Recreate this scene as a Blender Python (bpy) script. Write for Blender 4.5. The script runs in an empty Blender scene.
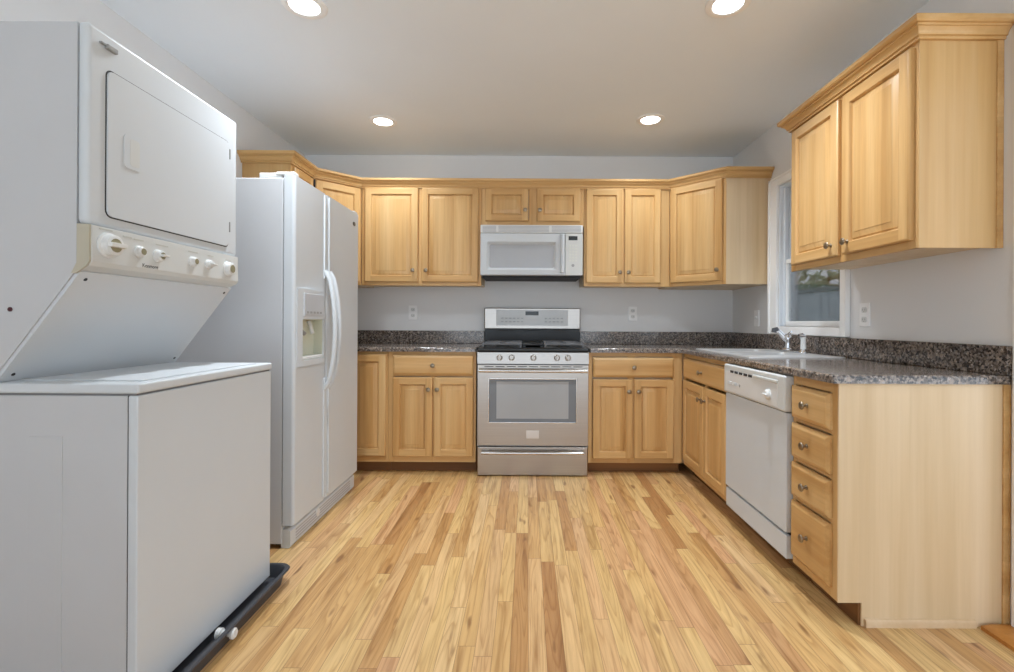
import bpy, bmesh, math, random
from mathutils import Vector, Matrix

random.seed(7)
S = bpy.context.scene
COL = S.collection
PI = math.pi

# ------------------------------------------------------------------ camera, sky, exposure
F_PX, CX, CY, CAM_H = 480.0, 527.0, 322.0, 1.05
cd = bpy.data.cameras.new('camera')
cd.sensor_width = 36.0
cd.lens = F_PX / 1014.0 * 36.0
cd.shift_x = -(CX - 507.0) / 1014.0
cd.shift_y = (CY - 336.0) / 1014.0
cd.clip_start = 0.02
cam = bpy.data.objects.new('camera', cd)
COL.objects.link(cam)
ROLL = math.radians(0.3)
cam.matrix_world = Matrix.Translation((0, 0, CAM_H)) @ Matrix.Rotation(PI / 2, 4, 'X') @ Matrix.Rotation(ROLL, 4, 'Z')
S.camera = cam

w = bpy.data.worlds.new('sky')
S.world = w
w.use_nodes = True
bg = w.node_tree.nodes['Background']
# overcast sky above, brighter fill added below the horizon to light the ceiling
_t = w.node_tree
_tc = _t.nodes.new('ShaderNodeTexCoord')
_sep = _t.nodes.new('ShaderNodeSeparateXYZ')
_t.links.new(_tc.outputs['Generated'], _sep.inputs[0])
_rmp = _t.nodes.new('ShaderNodeValToRGB')
_rmp.color_ramp.elements[0].position = 0.44
_rmp.color_ramp.elements[0].color = (0.81, 0.92, 1.02, 1)
_rmp.color_ramp.elements[1].position = 0.52
_rmp.color_ramp.elements[1].color = (0.40, 0.45, 0.51, 1)
_mad = _t.nodes.new('ShaderNodeMath')
_mad.operation = 'MULTIPLY_ADD'
_mad.inputs[1].default_value = 0.5
_mad.inputs[2].default_value = 0.5
_t.links.new(_sep.outputs[2], _mad.inputs[0])
_t.links.new(_mad.outputs[0], _rmp.inputs[0])
_t.links.new(_rmp.outputs[0], bg.inputs[0])
bg.inputs[1].default_value = 3.1

S.view_settings.view_transform = 'Standard'
S.view_settings.look = 'None'
S.view_settings.gamma = 1.0
S.view_settings.use_curve_mapping = False
S.view_settings.exposure = 0.38
LAMP_FRONT, LAMP_BACK = 9.2, 4.4     # recessed ceiling lights, watts
S.cycles.max_bounces = 10
S.cycles.diffuse_bounces = 6
S.cycles.sample_clamp_indirect = 6.0
S.cycles.use_denoising = True


# ------------------------------------------------------------------ helpers: materials
def lin(c):
    out = []
    for v in c:
        v /= 255.0
        out.append(v / 12.92 if v <= 0.04045 else ((v + 0.055) / 1.055) ** 2.4)
    return (*out, 1.0)


class NT:
    def __init__(self, name):
        self.m = bpy.data.materials.new(name)
        self.m.use_nodes = True
        self.t = self.m.node_tree
        self.b = self.t.nodes['Principled BSDF']

    def n(self, typ, **kw):
        nd = self.t.nodes.new(typ)
        for k, v in kw.items():
            setattr(nd, k, v)
        return nd

    def l(self, a, b):
        self.t.links.new(a, b)

    def math(self, op, a, b=None):
        nd = self.n('ShaderNodeMath', operation=op)
        for i, v in enumerate((a, b)):
            if v is None:
                continue
            if isinstance(v, (int, float)):
                nd.inputs[i].default_value = v
            else:
                self.l(v, nd.inputs[i])
        return nd.outputs[0]

    def ramp(self, fac, stops, interp='LINEAR'):
        r = self.n('ShaderNodeValToRGB')
        r.color_ramp.interpolation = interp
        e = r.color_ramp.elements
        while len(e) < len(stops):
            e.new(0.5)
        for el, (p, c) in zip(e, stops):
            el.position = p
            el.color = c
        self.l(fac, r.inputs[0])
        return r.outputs[0]

    def mix(self, fac, a, b, blend='MIX'):
        nd = self.n('ShaderNodeMix', data_type='RGBA', blend_type=blend)
        for sock, v in ((nd.inputs[0], fac), (nd.inputs[6], a), (nd.inputs[7], b)):
            if isinstance(v, (int, float, tuple)):
                sock.default_value = v
            else:
                self.l(v, sock)
        return nd.outputs[2]

    def noise(self, vec, scale, detail=3.0, rough=0.5):
        nd = self.n('ShaderNodeTexNoise')
        nd.inputs['Scale'].default_value = scale
        nd.inputs['Detail'].default_value = detail
        nd.inputs['Roughness'].default_value = rough
        if vec is not None:
            self.l(vec, nd.inputs['Vector'])
        return nd.outputs[0]

    def scaled(self, vec, s):
        nd = self.n('ShaderNodeVectorMath', operation='MULTIPLY')
        self.l(vec, nd.inputs[0])
        nd.inputs[1].default_value = s
        return nd.outputs[0]

    def bump(self, h, strength, dist=0.001):
        nd = self.n('ShaderNodeBump')
        nd.inputs['Strength'].default_value = strength
        nd.inputs['Distance'].default_value = dist
        self.l(h, nd.inputs['Height'])
        self.l(nd.outputs[0], self.b.inputs['Normal'])


def plain(name, rgb, rough=0.5, metal=0.0, var=0.03, scale=6.0, coat=0.0, bump=0.0, bscale=300.0, spec=None):
    t = NT(name)
    tc = t.n('ShaderNodeTexCoord').outputs['Object']
    c = lin(rgb)
    lo = tuple(v * (1 - var) for v in c[:3]) + (1,)
    hi = tuple(min(1, v * (1 + var)) for v in c[:3]) + (1,)
    t.l(t.ramp(t.noise(tc, scale), [(0.3, lo), (0.7, hi)]), t.b.inputs['Base Color'])
    t.b.inputs['Roughness'].default_value = rough
    t.b.inputs['Metallic'].default_value = metal
    t.b.inputs['Coat Weight'].default_value = coat
    t.b.inputs['Coat Roughness'].default_value = 0.08
    if spec is not None:
        t.b.inputs['Specular IOR Level'].default_value = spec
    if bump:
        t.bump(t.noise(tc, bscale, 2.0), bump)
    return t.m


def wood(name, grain, light, mid, dark, rough=0.35, staves=True, contrast=1.0):
    """satin maple; grain runs along one local axis ('X' or 'Z')"""
    t = NT(name)
    tc = t.n('ShaderNodeTexCoord').outputs['Object']
    rnd = t.n('ShaderNodeObjectInfo').outputs['Random']
    off = t.math('MULTIPLY', rnd, 37.0)
    comb = t.n('ShaderNodeCombineXYZ')
    for i in range(3):
        t.l(off, comb.inputs[i])
    add = t.n('ShaderNodeVectorMath', operation='ADD')
    t.l(tc, add.inputs[0])
    t.l(comb.outputs[0], add.inputs[1])
    v = add.outputs[0]
    across, along = (26.0, 1.1)
    sc = (along, across, across) if grain == 'X' else (across, across, along)
    fine = t.noise(t.scaled(v, tuple(a * 3.2 for a in sc)), 1.0, 4.0, 0.6)
    broad = t.noise(t.scaled(v, tuple(a * 0.42 for a in sc)), 1.0, 3.0, 0.55)
    base = t.ramp(broad, [(0.28, lin(dark)), (0.5, lin(mid)), (0.72, lin(light))])
    if staves:
        sep = t.n('ShaderNodeSeparateXYZ')
        t.l(v, sep.inputs[0])
        u = sep.outputs[2] if grain == 'X' else t.math('ADD', sep.outputs[0], sep.outputs[1])
        idx = t.math('FLOOR', t.math('DIVIDE', u, 0.058))
        wn = t.n('ShaderNodeTexWhiteNoise', noise_dimensions='1D')
        t.l(idx, wn.inputs['W'])
        sv = t.ramp(wn.outputs[0], [(0.0, (0.84, 0.81, 0.76, 1)), (1.0, (1.06, 1.06, 1.06, 1))])
        base = t.mix(0.55 * contrast, base, sv, 'MULTIPLY')
    fr = t.ramp(fine, [(0.3, (0.86, 0.83, 0.78, 1)), (0.62, (1.03, 1.03, 1.03, 1))])
    base = t.mix(0.6 * contrast, base, fr, 'MULTIPLY')
    t.l(base, t.b.inputs['Base Color'])
    t.b.inputs['Roughness'].default_value = rough
    t.b.inputs['Specular IOR Level'].default_value = 0.4
    t.bump(fine, 0.05)
    return t.m


def floor_material():
    t = NT('oak strip floor')
    pos = t.n('ShaderNodeNewGeometry').outputs['Position']
    sep = t.n('ShaderNodeSeparateXYZ')
    t.l(pos, sep.inputs[0])
    x, y = sep.outputs[0], sep.outputs[1]
    W = 0.0572
    u = t.math('DIVIDE', t.math('ADD', x, 10.0), W)
    row = t.math('FLOOR', u)
    fu = t.math('FRACT', u)
    wn = t.n('ShaderNodeTexWhiteNoise', noise_dimensions='1D')
    t.l(row, wn.inputs['W'])
    shift = t.math('MULTIPLY', wn.outputs[0], 7.3)
    wn2 = t.n('ShaderNodeTexWhiteNoise', noise_dimensions='1D')
    t.l(t.math('ADD', row, 91.7), wn2.inputs['W'])
    length = t.math('ADD', t.math('MULTIPLY', wn2.outputs[0], 0.75), 0.55)
    v = t.math('DIVIDE', t.math('ADD', t.math('ADD', y, 20.0), shift), length)
    brd = t.math('FLOOR', v)
    fv = t.math('FRACT', v)
    cmb = t.n('ShaderNodeCombineXYZ')
    t.l(row, cmb.inputs[0])
    t.l(brd, cmb.inputs[1])
    pid = t.n('ShaderNodeTexWhiteNoise', noise_dimensions='2D')
    t.l(cmb.outputs[0], pid.inputs['Vector'])
    tone = t.ramp(pid.outputs[0], [
        (0.0, lin((173, 128, 82))), (0.16, lin((189, 146, 93))), (0.34, lin((202, 163, 109))),
        (0.52, lin((210, 175, 119))), (0.68, lin((214, 181, 126))), (0.82, lin((202, 157, 115))), (0.92, lin((218, 185, 134))), (1.0, lin((187, 142, 97)))])
    # grain, shifted per board
    offs = t.n('ShaderNodeVectorMath', operation='SCALE')
    t.l(pid.outputs[1], offs.inputs[0])
    offs.inputs['Scale'].default_value = 30.0
    add = t.n('ShaderNodeVectorMath', operation='ADD')
    t.l(pos, add.inputs[0])
    t.l(offs.outputs[0], add.inputs[1])
    g = add.outputs[0]
    fine = t.noise(t.scaled(g, (85.0, 3.2, 1.0)), 1.0, 5.0, 0.7)
    # cathedral figure
    contour = t.noise(t.scaled(g, (15.0, 0.95, 1.0)), 1.0, 1.5, 0.45)
    rings = t.math('FRACT', t.math('MULTIPLY', contour, 13.0))
    blot = t.noise(t.scaled(g, (24.0, 1.6, 1.0)), 1.0, 4.0, 0.62)
    c = t.mix(0.45, tone, t.ramp(fine, [(0.34, (0.68, 0.58, 0.46, 1)), (0.56, (1.04, 1.04, 1.04, 1))]), 'MULTIPLY')
    c = t.mix(0.62, c, t.ramp(rings, [(0.0, (0.70, 0.58, 0.45, 1)), (0.22, (0.92, 0.88, 0.84, 1)), (0.5, (1.05, 1.05, 1.05, 1)), (0.9, (1.04, 1.04, 1.04, 1)), (1.0, (0.74, 0.63, 0.5, 1))]), 'MULTIPLY')
    c = t.mix(0.85, c, t.ramp(blot, [(0.3, (0.60, 0.50, 0.40, 1)), (0.47, (0.96, 0.95, 0.93, 1)), (0.7, (1.08, 1.08, 1.06, 1))]), 'MULTIPLY')
    # mineral streaks and knots
    kn = t.noise(t.scaled(g, (26.0, 6.0, 1.0)), 1.0, 1.5, 0.4)
    c = t.mix(t.ramp(kn, [(0.69, (0, 0, 0, 1)), (0.78, (0.75, 0.75, 0.75, 1))]), c, lin((120, 78, 42)))
    # joints
    e1 = t.math('MINIMUM', fu, t.math('SUBTRACT', 1.0, fu))
    j1 = t.math('LESS_THAN', e1, 0.016)
    e2 = t.math('MULTIPLY', t.math('MINIMUM', fv, t.math('SUBTRACT', 1.0, fv)), length)
    j2 = t.math('LESS_THAN', e2, 0.0012)
    j = t.math('MAXIMUM', j1, j2)
    c = t.mix(t.math('MULTIPLY', j, 0.55), c, lin((110, 72, 40)))
    t.l(c, t.b.inputs['Base Color'])
    t.b.inputs['Roughness'].default_value = 0.36
    t.b.inputs['Coat Weight'].default_value = 0.15
    t.b.inputs['Coat Roughness'].default_value = 0.25
    t.bump(t.math('SUBTRACT', fine, j), 0.08)
    return t.m


def granite_material():
    t = NT('speckled granite')
    tc = t.n('ShaderNodeTexCoord').outputs['Object']
    vo = t.n('ShaderNodeTexVoronoi')
    vo.inputs['Scale'].default_value = 130.0
    t.l(tc, vo.inputs['Vector'])
    sepc = t.n('ShaderNodeSeparateColor')
    t.l(vo.outputs['Color'], sepc.inputs[0])
    a = t.ramp(sepc.outputs[0], [(0.0, lin((44, 42, 42))), (0.25, lin((82, 74, 68))), (0.5, lin((132, 120, 110))),
                                 (0.72, lin((158, 144, 132))), (0.88, lin((104, 100, 100))), (1.0, lin((186, 176, 168)))])
    nz = t.noise(tc, 60.0, 4.0, 0.7)
    b = t.ramp(nz, [(0.36, (0.25, 0.23, 0.22, 1)), (0.52, (0.95, 0.95, 0.95, 1)), (0.7, (1.25, 1.2, 1.15, 1))])
    t.l(t.mix(0.85, a, b, 'MULTIPLY'), t.b.inputs['Base Color'])
    t.b.inputs['Roughness'].default_value = 0.14
    t.b.inputs['Specular IOR Level'].default_value = 0.6
    return t.m


def brushed(name, rgb, rough=0.3, axis='X'):
    t = NT(name)
    tc = t.n('ShaderNodeTexCoord').outputs['Object']
    sc = (2.0, 400.0, 400.0) if axis == 'X' else (400.0, 400.0, 2.0)
    nz = t.noise(t.scaled(tc, sc), 1.0, 2.0)
    c = lin(rgb)
    t.l(t.ramp(nz, [(0.3, tuple(v * .9 for v in c[:3]) + (1,)), (0.7, c)]), t.b.inputs['Base Color'])
    t.b.inputs['Metallic'].default_value = 1.0
    t.b.inputs['Roughness'].default_value = rough
    t.bump(nz, 0.03)
    return t.m


def emit(name, rgb, strength):
    t = NT(name)
    t.b.inputs['Base Color'].default_value = (0.8, 0.8, 0.8, 1)
    t.b.inputs['Emission Color'].default_value = rgb
    t.b.inputs['Emission Strength'].default_value = strength
    return t.m


def glass(name, tint=(1, 1, 1, 1), gloss=0.12):
    t = NT(name)
    tr = t.n('ShaderNodeBsdfTransparent')
    tr.inputs[0].default_value = tint
    gl = t.n('ShaderNodeBsdfGlossy')
    gl.inputs['Roughness'].default_value = 0.02
    fr = t.n('ShaderNodeFresnel')
    fr.inputs[0].default_value = 1.5
    mx = t.n('ShaderNodeMixShader')
    t.l(t.math('ADD', t.math('MULTIPLY', fr.outputs[0], 0.9), gloss * 0.1), mx.inputs[0])
    t.l(tr.outputs[0], mx.inputs[1])
    t.l(gl.outputs[0], mx.inputs[2])
    t.l(mx.outputs[0], t.t.nodes['Material Output'].inputs[0])
    return t.m


L_, M_, D_ = (218, 183, 131), (208, 167, 111), (192, 146, 88)
WV = wood('maple vertical grain', 'Z', L_, M_, D_)
WH = wood('maple horizontal grain', 'X', L_, M_, D_)
WCROWN = wood('maple crown', 'X', (216, 177, 124), (208, 167, 110), (196, 152, 94), rough=0.4, staves=False, contrast=0.4)
WEND = wood('maple paled for reflected light', 'Z', (226, 203, 170), (219, 194, 157), (208, 180, 139), rough=0.38, contrast=0.4)  # paler than the door maple: reflected light put into the colour
WENDU = wood('maple upper end veneer', 'Z', (214, 180, 130), (204, 164, 108), (190, 146, 90), rough=0.38, contrast=0.4)
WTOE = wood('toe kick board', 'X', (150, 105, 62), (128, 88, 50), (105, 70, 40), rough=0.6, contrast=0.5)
WTHR = wood('oak threshold', 'Z', (206, 146, 78), (190, 128, 62), (168, 108, 50), rough=0.35, staves=False)
WSHOE = wood('pale shoe moulding', 'X', (222, 194, 158), (214, 184, 146), (204, 172, 132), rough=0.5, staves=False, contrast=.4)
FLOOR = floor_material()
GRANITE = granite_material()
WALL = plain('wall paint', (228, 228, 228), 0.75, var=0.012, scale=2.0, bump=0.04, bscale=220)
CEIL = plain('ceiling paint', (238, 244, 249), 0.85, var=0.01, scale=2.0, bump=0.03, bscale=200)
TRIM = plain('white trim paint', (248, 248, 247), 0.4, var=0.01)
APPL = plain('white enamel', (203, 208, 212), 0.45, var=0.01)
APPLSIDE = plain('white textured steel', (194, 195, 197), 0.42, var=0.012, bump=0.06, bscale=500)
PLAST = plain('white plastic', (218, 219, 218), 0.4, var=0.01)
CREAM = plain('cream plastic', (206, 208, 206), 0.45, var=0.015)
OUTLET = plain('outlet white', (246, 246, 246), 0.35, var=0.005)
BEIGE = plain('beige plastic end cap', (184, 178, 160), 0.5, var=0.02)
OLIVE = plain('olive knob face', (142, 136, 108), 0.45, var=0.03)
GREYP = plain('light grey plastic', (168, 171, 176), 0.45, var=0.02)
GREYL = plain('grey print', (150, 152, 152), 0.6, var=0.02)
DARK = plain('dark gap', (48, 48, 50), 0.7, var=0.05)
BLACK = plain('black enamel', (24, 24, 25), 0.3, var=0.05, spec=0.35)
IRON = plain('cast iron', (92, 92, 94), 0.5, var=0.1, bump=0.2, bscale=400)
RUBBER = plain('black drain pan plastic', (60, 61, 66), 0.45, var=0.06, bump=0.08, bscale=350)
STEEL = brushed('stainless steel', (176, 170, 164), 0.3)
STEELB = brushed('stainless bright', (206, 204, 201), 0.22)
SINKST = plain('satin sink steel', (214, 215, 216), 0.34, metal=0.55, var=0.02)
CHROME = plain('chrome', (222, 223, 226), 0.12, metal=1.0, var=0.01)
NICKEL = plain('antique nickel', (150, 138, 120), 0.3, metal=1.0, var=0.05)
OVENGL = plain('oven window glass', (160, 163, 166), 0.16, var=0.04, scale=3.0, coat=0.3)  # lighter grey stands in for the reflection on the glass
OVENEDGE = plain('oven window screen border', (112, 117, 123), 0.2, var=0.04, coat=0.3)
MWGL = plain('microwave window', (166, 168, 172), 0.25, var=0.03, coat=0.4)
LED = plain('display black', (38, 42, 42), 0.2, var=0.05)
DIFF = emit('lamp diffuser', (1, 0.98, 0.95, 1), 12.0)
GLASS = glass('window glass')
TRACK = plain('vinyl window track', (226, 232, 238), 0.4, var=0.03)
FENCE = plain('weathered fence boards', (170, 178, 180), 0.85, var=0.2, scale=8)
LEAF = plain('hedge leaf', (150, 172, 142), 0.6, var=0.35, scale=3)
GRASS = plain('lawn', (96, 112, 70), 0.9, var=0.3, scale=5)
REDBTN = plain('dark red plug', (70, 20, 30), 0.3, var=0.05)


# ------------------------------------------------------------------ helpers: geometry
def nb():
    return bmesh.new()


def merge(bm, tmp):
    me = bpy.data.meshes.new('t')
    tmp.to_mesh(me)
    bm.from_mesh(me)
    bpy.data.meshes.remove(me)
    tmp.free()


def box(bm, x0, x1, y0, y1, z0, z1, bev=0.0, seg=2, mat=0):
    t = bmesh.new()
    bmesh.ops.create_cube(t, size=1.0)
    for v in t.verts:
        v.co = Vector(((x0 + x1) / 2 + v.co.x * (x1 - x0), (y0 + y1) / 2 + v.co.y * (y1 - y0), (z0 + z1) / 2 + v.co.z * (z1 - z0)))
    if bev:
        b = min(bev, 0.49 * min(abs(x1 - x0), abs(y1 - y0), abs(z1 - z0)))
        bmesh.ops.bevel(t, geom=t.edges[:], offset=b, segments=seg, profile=0.5, affect='EDGES')
    bmesh.ops.recalc_face_normals(t, faces=t.faces[:])
    for f in t.faces:
        f.material_index = mat
    merge(bm, t)
    return bm


def prism(bm, pts, axis, a0, a1, bev=0.0, mat=0, seg=2):
    """polygon pts in the two other axes (cyclic order x,y,z without axis), extruded along axis"""
    t = bmesh.new()

    def P(p, a):
        if axis == 'x':
            return (a, p[0], p[1])
        if axis == 'y':
            return (p[0], a, p[1])
        return (p[0], p[1], a)
    lo = [t.verts.new(P(p, a0)) for p in pts]
    hi = [t.verts.new(P(p, a1)) for p in pts]
    n = len(pts)
    t.faces.new(lo)
    t.faces.new(hi[::-1])
    for i in range(n):
        t.faces.new((lo[i], hi[i], hi[(i + 1) % n], lo[(i + 1) % n]))
    if bev:
        bmesh.ops.bevel(t, geom=t.edges[:], offset=bev, segments=seg, profile=0.5, affect='EDGES')
    bmesh.ops.recalc_face_normals(t, faces=t.faces[:])
    for f in t.faces:
        f.material_index = mat
    merge(bm, t)
    return bm


def basis(d):
    d = Vector(d).normalized()
    u = d.orthogonal().normalized()
    return d, u, d.cross(u)


def lathe(bm, prof, c, d, seg=20, mat=0):
    """prof = [(radius, height along d)] from c"""
    d, u, v = basis(d)
    c = Vector(c)
    rings = []
    for r, h in prof:
        if r < 1e-6:
            rings.append([bm.verts.new(c + d * h)])
        else:
            rings.append([bm.verts.new(c + d * h + (u * math.cos(2 * PI * k / seg) + v * math.sin(2 * PI * k / seg)) * r) for k in range(seg)])
    fs = []
    for a, b in zip(rings, rings[1:]):
        for k in range(seg):
            k2 = (k + 1) % seg
            if len(a) == 1 and len(b) == 1:
                continue
            if len(a) == 1:
                fs.append(bm.faces.new((a[0], b[k2], b[k])))
            elif len(b) == 1:
                fs.append(bm.faces.new((a[k], a[k2], b[0])))
            else:
                fs.append(bm.faces.new((a[k], a[k2], b[k2], b[k])))
    for r in (rings[0], rings[-1]):
        if len(r) > 1:
            fs.append(bm.faces.new(r))
    for f in fs:
        f.material_index = mat
    bmesh.ops.recalc_face_normals(bm, faces=fs)
    return bm


def tube(bm, pts, rad, seg=12, mat=0):
    pts = [Vector(p) for p in pts]
    if not isinstance(rad, (list, tuple)):
        rad = [rad] * len(pts)
    rings = []
    u = None
    for i, p in enumerate(pts):
        d = (pts[min(i + 1, len(pts) - 1)] - pts[max(i - 1, 0)]).normalized()
        if u is None:
            u = d.orthogonal().normalized()
        else:
            u = (u - d * u.dot(d)).normalized()
        v = d.cross(u)
        r = rad[i]
        ru, rv = r if isinstance(r, tuple) else (r, r)
        rings.append([bm.verts.new(p + u * math.cos(2 * PI * k / seg) * ru + v * math.sin(2 * PI * k / seg) * rv) for k in range(seg)])
    fs = []
    for a, b in zip(rings, rings[1:]):
        for k in range(seg):
            k2 = (k + 1) % seg
            fs.append(bm.faces.new((a[k], a[k2], b[k2], b[k])))
    fs.append(bm.faces.new(rings[0]))
    fs.append(bm.faces.new(rings[-1]))
    for f in fs:
        f.material_index = mat
    bmesh.ops.recalc_face_normals(bm, faces=fs)
    return bm


def rrect(x0, x1, z0, z1, r, n=5):
    pts = []
    for cx, cz, a0 in ((x1 - r, z1 - r, 0), (x0 + r, z1 - r, 90), (x0 + r, z0 + r, 180), (x1 - r, z0 + r, 270)):
        for k in range(n + 1):
            a = math.radians(a0 + 90 * k / n)
            pts.append((cx + r * math.cos(a), cz + r * math.sin(a)))
    return pts


def cells(bm, xs, ys, filled, z0, z1, bev=0.0, seg=3, axis='z'):
    """rectangular cells of a slab, holes where filled() is False. axis: the slab's thickness axis"""
    t = bmesh.new()
    vt = {}

    def V(i, j, k):
        if (i, j, k) not in vt:
            a, b, c = xs[i], ys[j], (z0, z1)[k]
            co = {'z': (a, b, c), 'x': (c, a, b), 'y': (a, c, b)}[axis]
            vt[(i, j, k)] = t.verts.new(co)
        return vt[(i, j, k)]
    nx, ny = len(xs) - 1, len(ys) - 1
    F = lambda i, j: 0 <= i < nx and 0 <= j < ny and filled(i, j)
    for i in range(nx):
        for j in range(ny):
            if not F(i, j):
                continue
            for k in (0, 1):
                t.faces.new((V(i, j, k), V(i + 1, j, k), V(i + 1, j + 1, k), V(i, j + 1, k)))
            for (di, dj, a, b) in ((-1, 0, (i, j), (i, j + 1)), (1, 0, (i + 1, j), (i + 1, j + 1)), (0, -1, (i, j), (i + 1, j)), (0, 1, (i, j + 1), (i + 1, j + 1))):
                if not F(i + di, j + dj):
                    t.faces.new((V(*a, 0), V(*b, 0), V(*b, 1), V(*a, 1)))
    bmesh.ops.recalc_face_normals(t, faces=t.faces[:])
    if bev:
        es = [e for e in t.edges if len(e.link_faces) == 2 and e.link_faces[0].normal.dot(e.link_faces[1].normal) < 0.5
              and not all(abs(v.co[{'x': 0, 'y': 1, 'z': 2}[axis]] - z0) < 1e-6 for v in e.verts)]
        bmesh.ops.bevel(t, geom=es, offset=bev, segments=seg, profile=0.5, affect='EDGES')
    merge(bm, t)
    return bm


def weighted(o):
    m = o.modifiers.new('normals', 'WEIGHTED_NORMAL')
    m.mode = 'FACE_AREA'
    m.weight = 100
    m.keep_sharp = True


def obj(name, bm, mats, parent=None, loc=None, label=None, kind=None, flat=False):
    me = bpy.data.meshes.new(name)
    bm.to_mesh(me)
    bm.free()
    for m in (mats if isinstance(mats, (list, tuple)) else [mats]):
        me.materials.append(m)
    if not flat:
        for p in me.polygons:
            p.use_smooth = True
        me.set_sharp_from_angle(angle=math.radians(32))
    o = bpy.data.objects.new(name, me)
    COL.objects.link(o)
    if not flat:
        weighted(o)
    if parent is not None:
        o.parent = parent
    if loc is not None:
        o.location = loc
    if label:
        o['label'] = label
    if kind:
        o['kind'] = kind
    return o


def inst(name, me, parent, loc=(0, 0, 0), rot=(0, 0, 0), label=None):
    o = bpy.data.objects.new(name, me)
    COL.objects.link(o)
    if name != 'brand_lettering':
        weighted(o)
    o.parent = parent
    o.location = loc
    o.rotation_euler = rot
    if label:
        o['label'] = label
    return o


def thing(name, label, cat, loc=(0, 0, 0), rz=0.0, group=None):
    o = bpy.data.objects.new(name, None)
    COL.objects.link(o)
    o.empty_display_size = 0.1
    o.location = loc
    o.rotation_euler = (0, 0, rz)
    o['label'] = label
    o['category'] = cat
    if group:
        o['group'] = group
    return o


def tag(o, label, cat, group=None):
    o['label'] = label
    o['category'] = cat
    if group:
        o['group'] = group
    return o


def lettering(name, s, size, mat, parent, loc, rot, depth=0.0004):
    cu = bpy.data.curves.new('t', 'FONT')
    cu.body = s
    cu.size = size
    cu.extrude = depth
    cu.align_x = 'CENTER'
    cu.align_y = 'CENTER'
    tmp = bpy.data.objects.new('t', cu)
    COL.objects.link(tmp)
    dg = bpy.context.evaluated_depsgraph_get()
    me = bpy.data.meshes.new_from_object(tmp.evaluated_get(dg))
    bpy.data.objects.remove(tmp)
    bpy.data.curves.remove(cu)
    me.materials.clear()
    me.materials.append(mat)
    me.name = name
    return inst(name, me, parent, loc, rot)


def struct(name, bm, mats, parent=None, **kw):
    return obj(name, bm, mats, parent, kind='structure' if parent is None else None, **kw)


# ------------------------------------------------------------------ the room
XL, XR, YB, ZC, YF = -1.82, 1.678, 3.92, 2.405, -3.2
struct('floor', box(box(nb(), XL - 0.1, XR + 0.12, YF, YB + 0.1, -0.05, 0.0), XR + 0.12, 4.2, YF, 1.9, -0.05, 0.0), FLOOR)
struct('ceiling', box(nb(), XL - 0.1, XR + 0.12, YF, YB + 0.1, ZC, ZC + 0.08), CEIL)
struct('wall_back', box(nb(), XL - 0.1, XR + 0.12, YB, YB + 0.1, 0, ZC), WALL)
struct('wall_left', box(nb(), XL - 0.1, XL, YF, YB, 0, ZC), WALL)

WY0, WY1, WZ0, WZ1 = 2.549, 3.20, 1.03, 1.965      # window opening
DY0, DY1, DZ1 = 0.25, 1.575, 2.04                 # doorway by the cabinet end
ys = [YF, DY0, DY1, WY0, WY1, YB]
zs = [0, WZ0, WZ1, DZ1, ZC]
struct('wall_right', cells(nb(), ys, zs, lambda i, j: not ((i == 3 and j == 1) or (i == 1 and j < 3)), XR, XR + 0.12, axis='x'), WALL)

# doorway casing, door, threshold (only the casing edge and threshold show at the right border)
b = nb()
prism(b, [(XR - 0.008, 1.575), (XR, 1.575), (XR, 1.646), (XR - 0.012, 1.646), (XR - 0.014, 1.62), (XR - 0.010, 1.585)], 'z', 0, DZ1 + 0.075)
box(b, XR - .02, XR, DY0 - 0.075, DY0, 0, DZ1 + 0.075, 0.003)
box(b, XR - .02, XR, DY0, DY1, DZ1, DZ1 + 0.075, 0.003)
struct('trim_1', b, TRIM)
struct('trim_2', prism(nb(), [(1.568, 0.0), (XR + 0.1, 0.0), (XR + 0.1, 0.018), (1.60, 0.018), (1.568, 0.013)], 'y', DY0, 1.652), WTHR)

# ------------------------------------------------------------------ window over the sink
wn_ = thing('window_1', 'white double-hung window over the sink', 'window', (XR, (WY0 + WY1) / 2, WZ0))
del wn_['category'], wn_['label']
wn_['kind'] = 'structure'
yo, zo = (WY0 + WY1) / 2, WZ0


def wbox(bm, x0, x1, y0, y1, z0, z1, bev=0.002):
    return box(bm, x0 - XR, x1 - XR, y0 - yo, y1 - yo, z0 - zo, z1 - zo, bev)


CW, CN = 0.10, 0.058
b = nb()
wbox(b, XR - 0.02, XR - 0.0005, WY1, WY1 + CW, WZ0 - 0.05, WZ1 + CN, 0.004)
wbox(b, XR - 0.02, XR - 0.0005, WY0 - CN, WY0, WZ0 - 0.05, WZ1 + CN, 0.004)
wbox(b, XR - 0.02, XR - 0.0005, WY0, WY1, WZ1, WZ1 + CN, 0.004)
wbox(b, XR - 0.02, XR - 0.0005, WY0, WY1, WZ0 - 0.05, WZ0, 0.004)
wbox(b, XR - 0.028, XR - 0.018, WY1 + CW - 0.02, WY1 + CW, WZ0 - 0.05, WZ1 + CN, 0.003)
wbox(b, XR - 0.028, XR - 0.018, WY0 - CN, WY0 - CN + 0.015, WZ0 - 0.05, WZ1 + CN, 0.003)
wbox(b, XR - 0.028, XR - 0.018, WY0 - CN, WY1 + CW, WZ1 + CN - 0.015, WZ1 + CN, 0.003)
obj('window_casing', b, TRIM, wn_)
obj('window_sill', wbox(nb(), XR - 0.001, XR + 0.12, WY0, WY1, WZ0 - 0.018, WZ0, 0.002), TRIM, wn_)
b = nb()
wbox(b, XR, XR + 0.12, WY0 - 0.0, WY0 + 0.012, WZ0, WZ1)
wbox(b, XR, XR + 0.12, WY1 - 0.012, WY1, WZ0, WZ1)
wbox(b, XR, XR + 0.12, WY0 + .012, WY1 - .012, WZ1 - 0.012, WZ1)
obj('window_jamb', b, TRACK, wn_)
b = nb()
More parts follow.
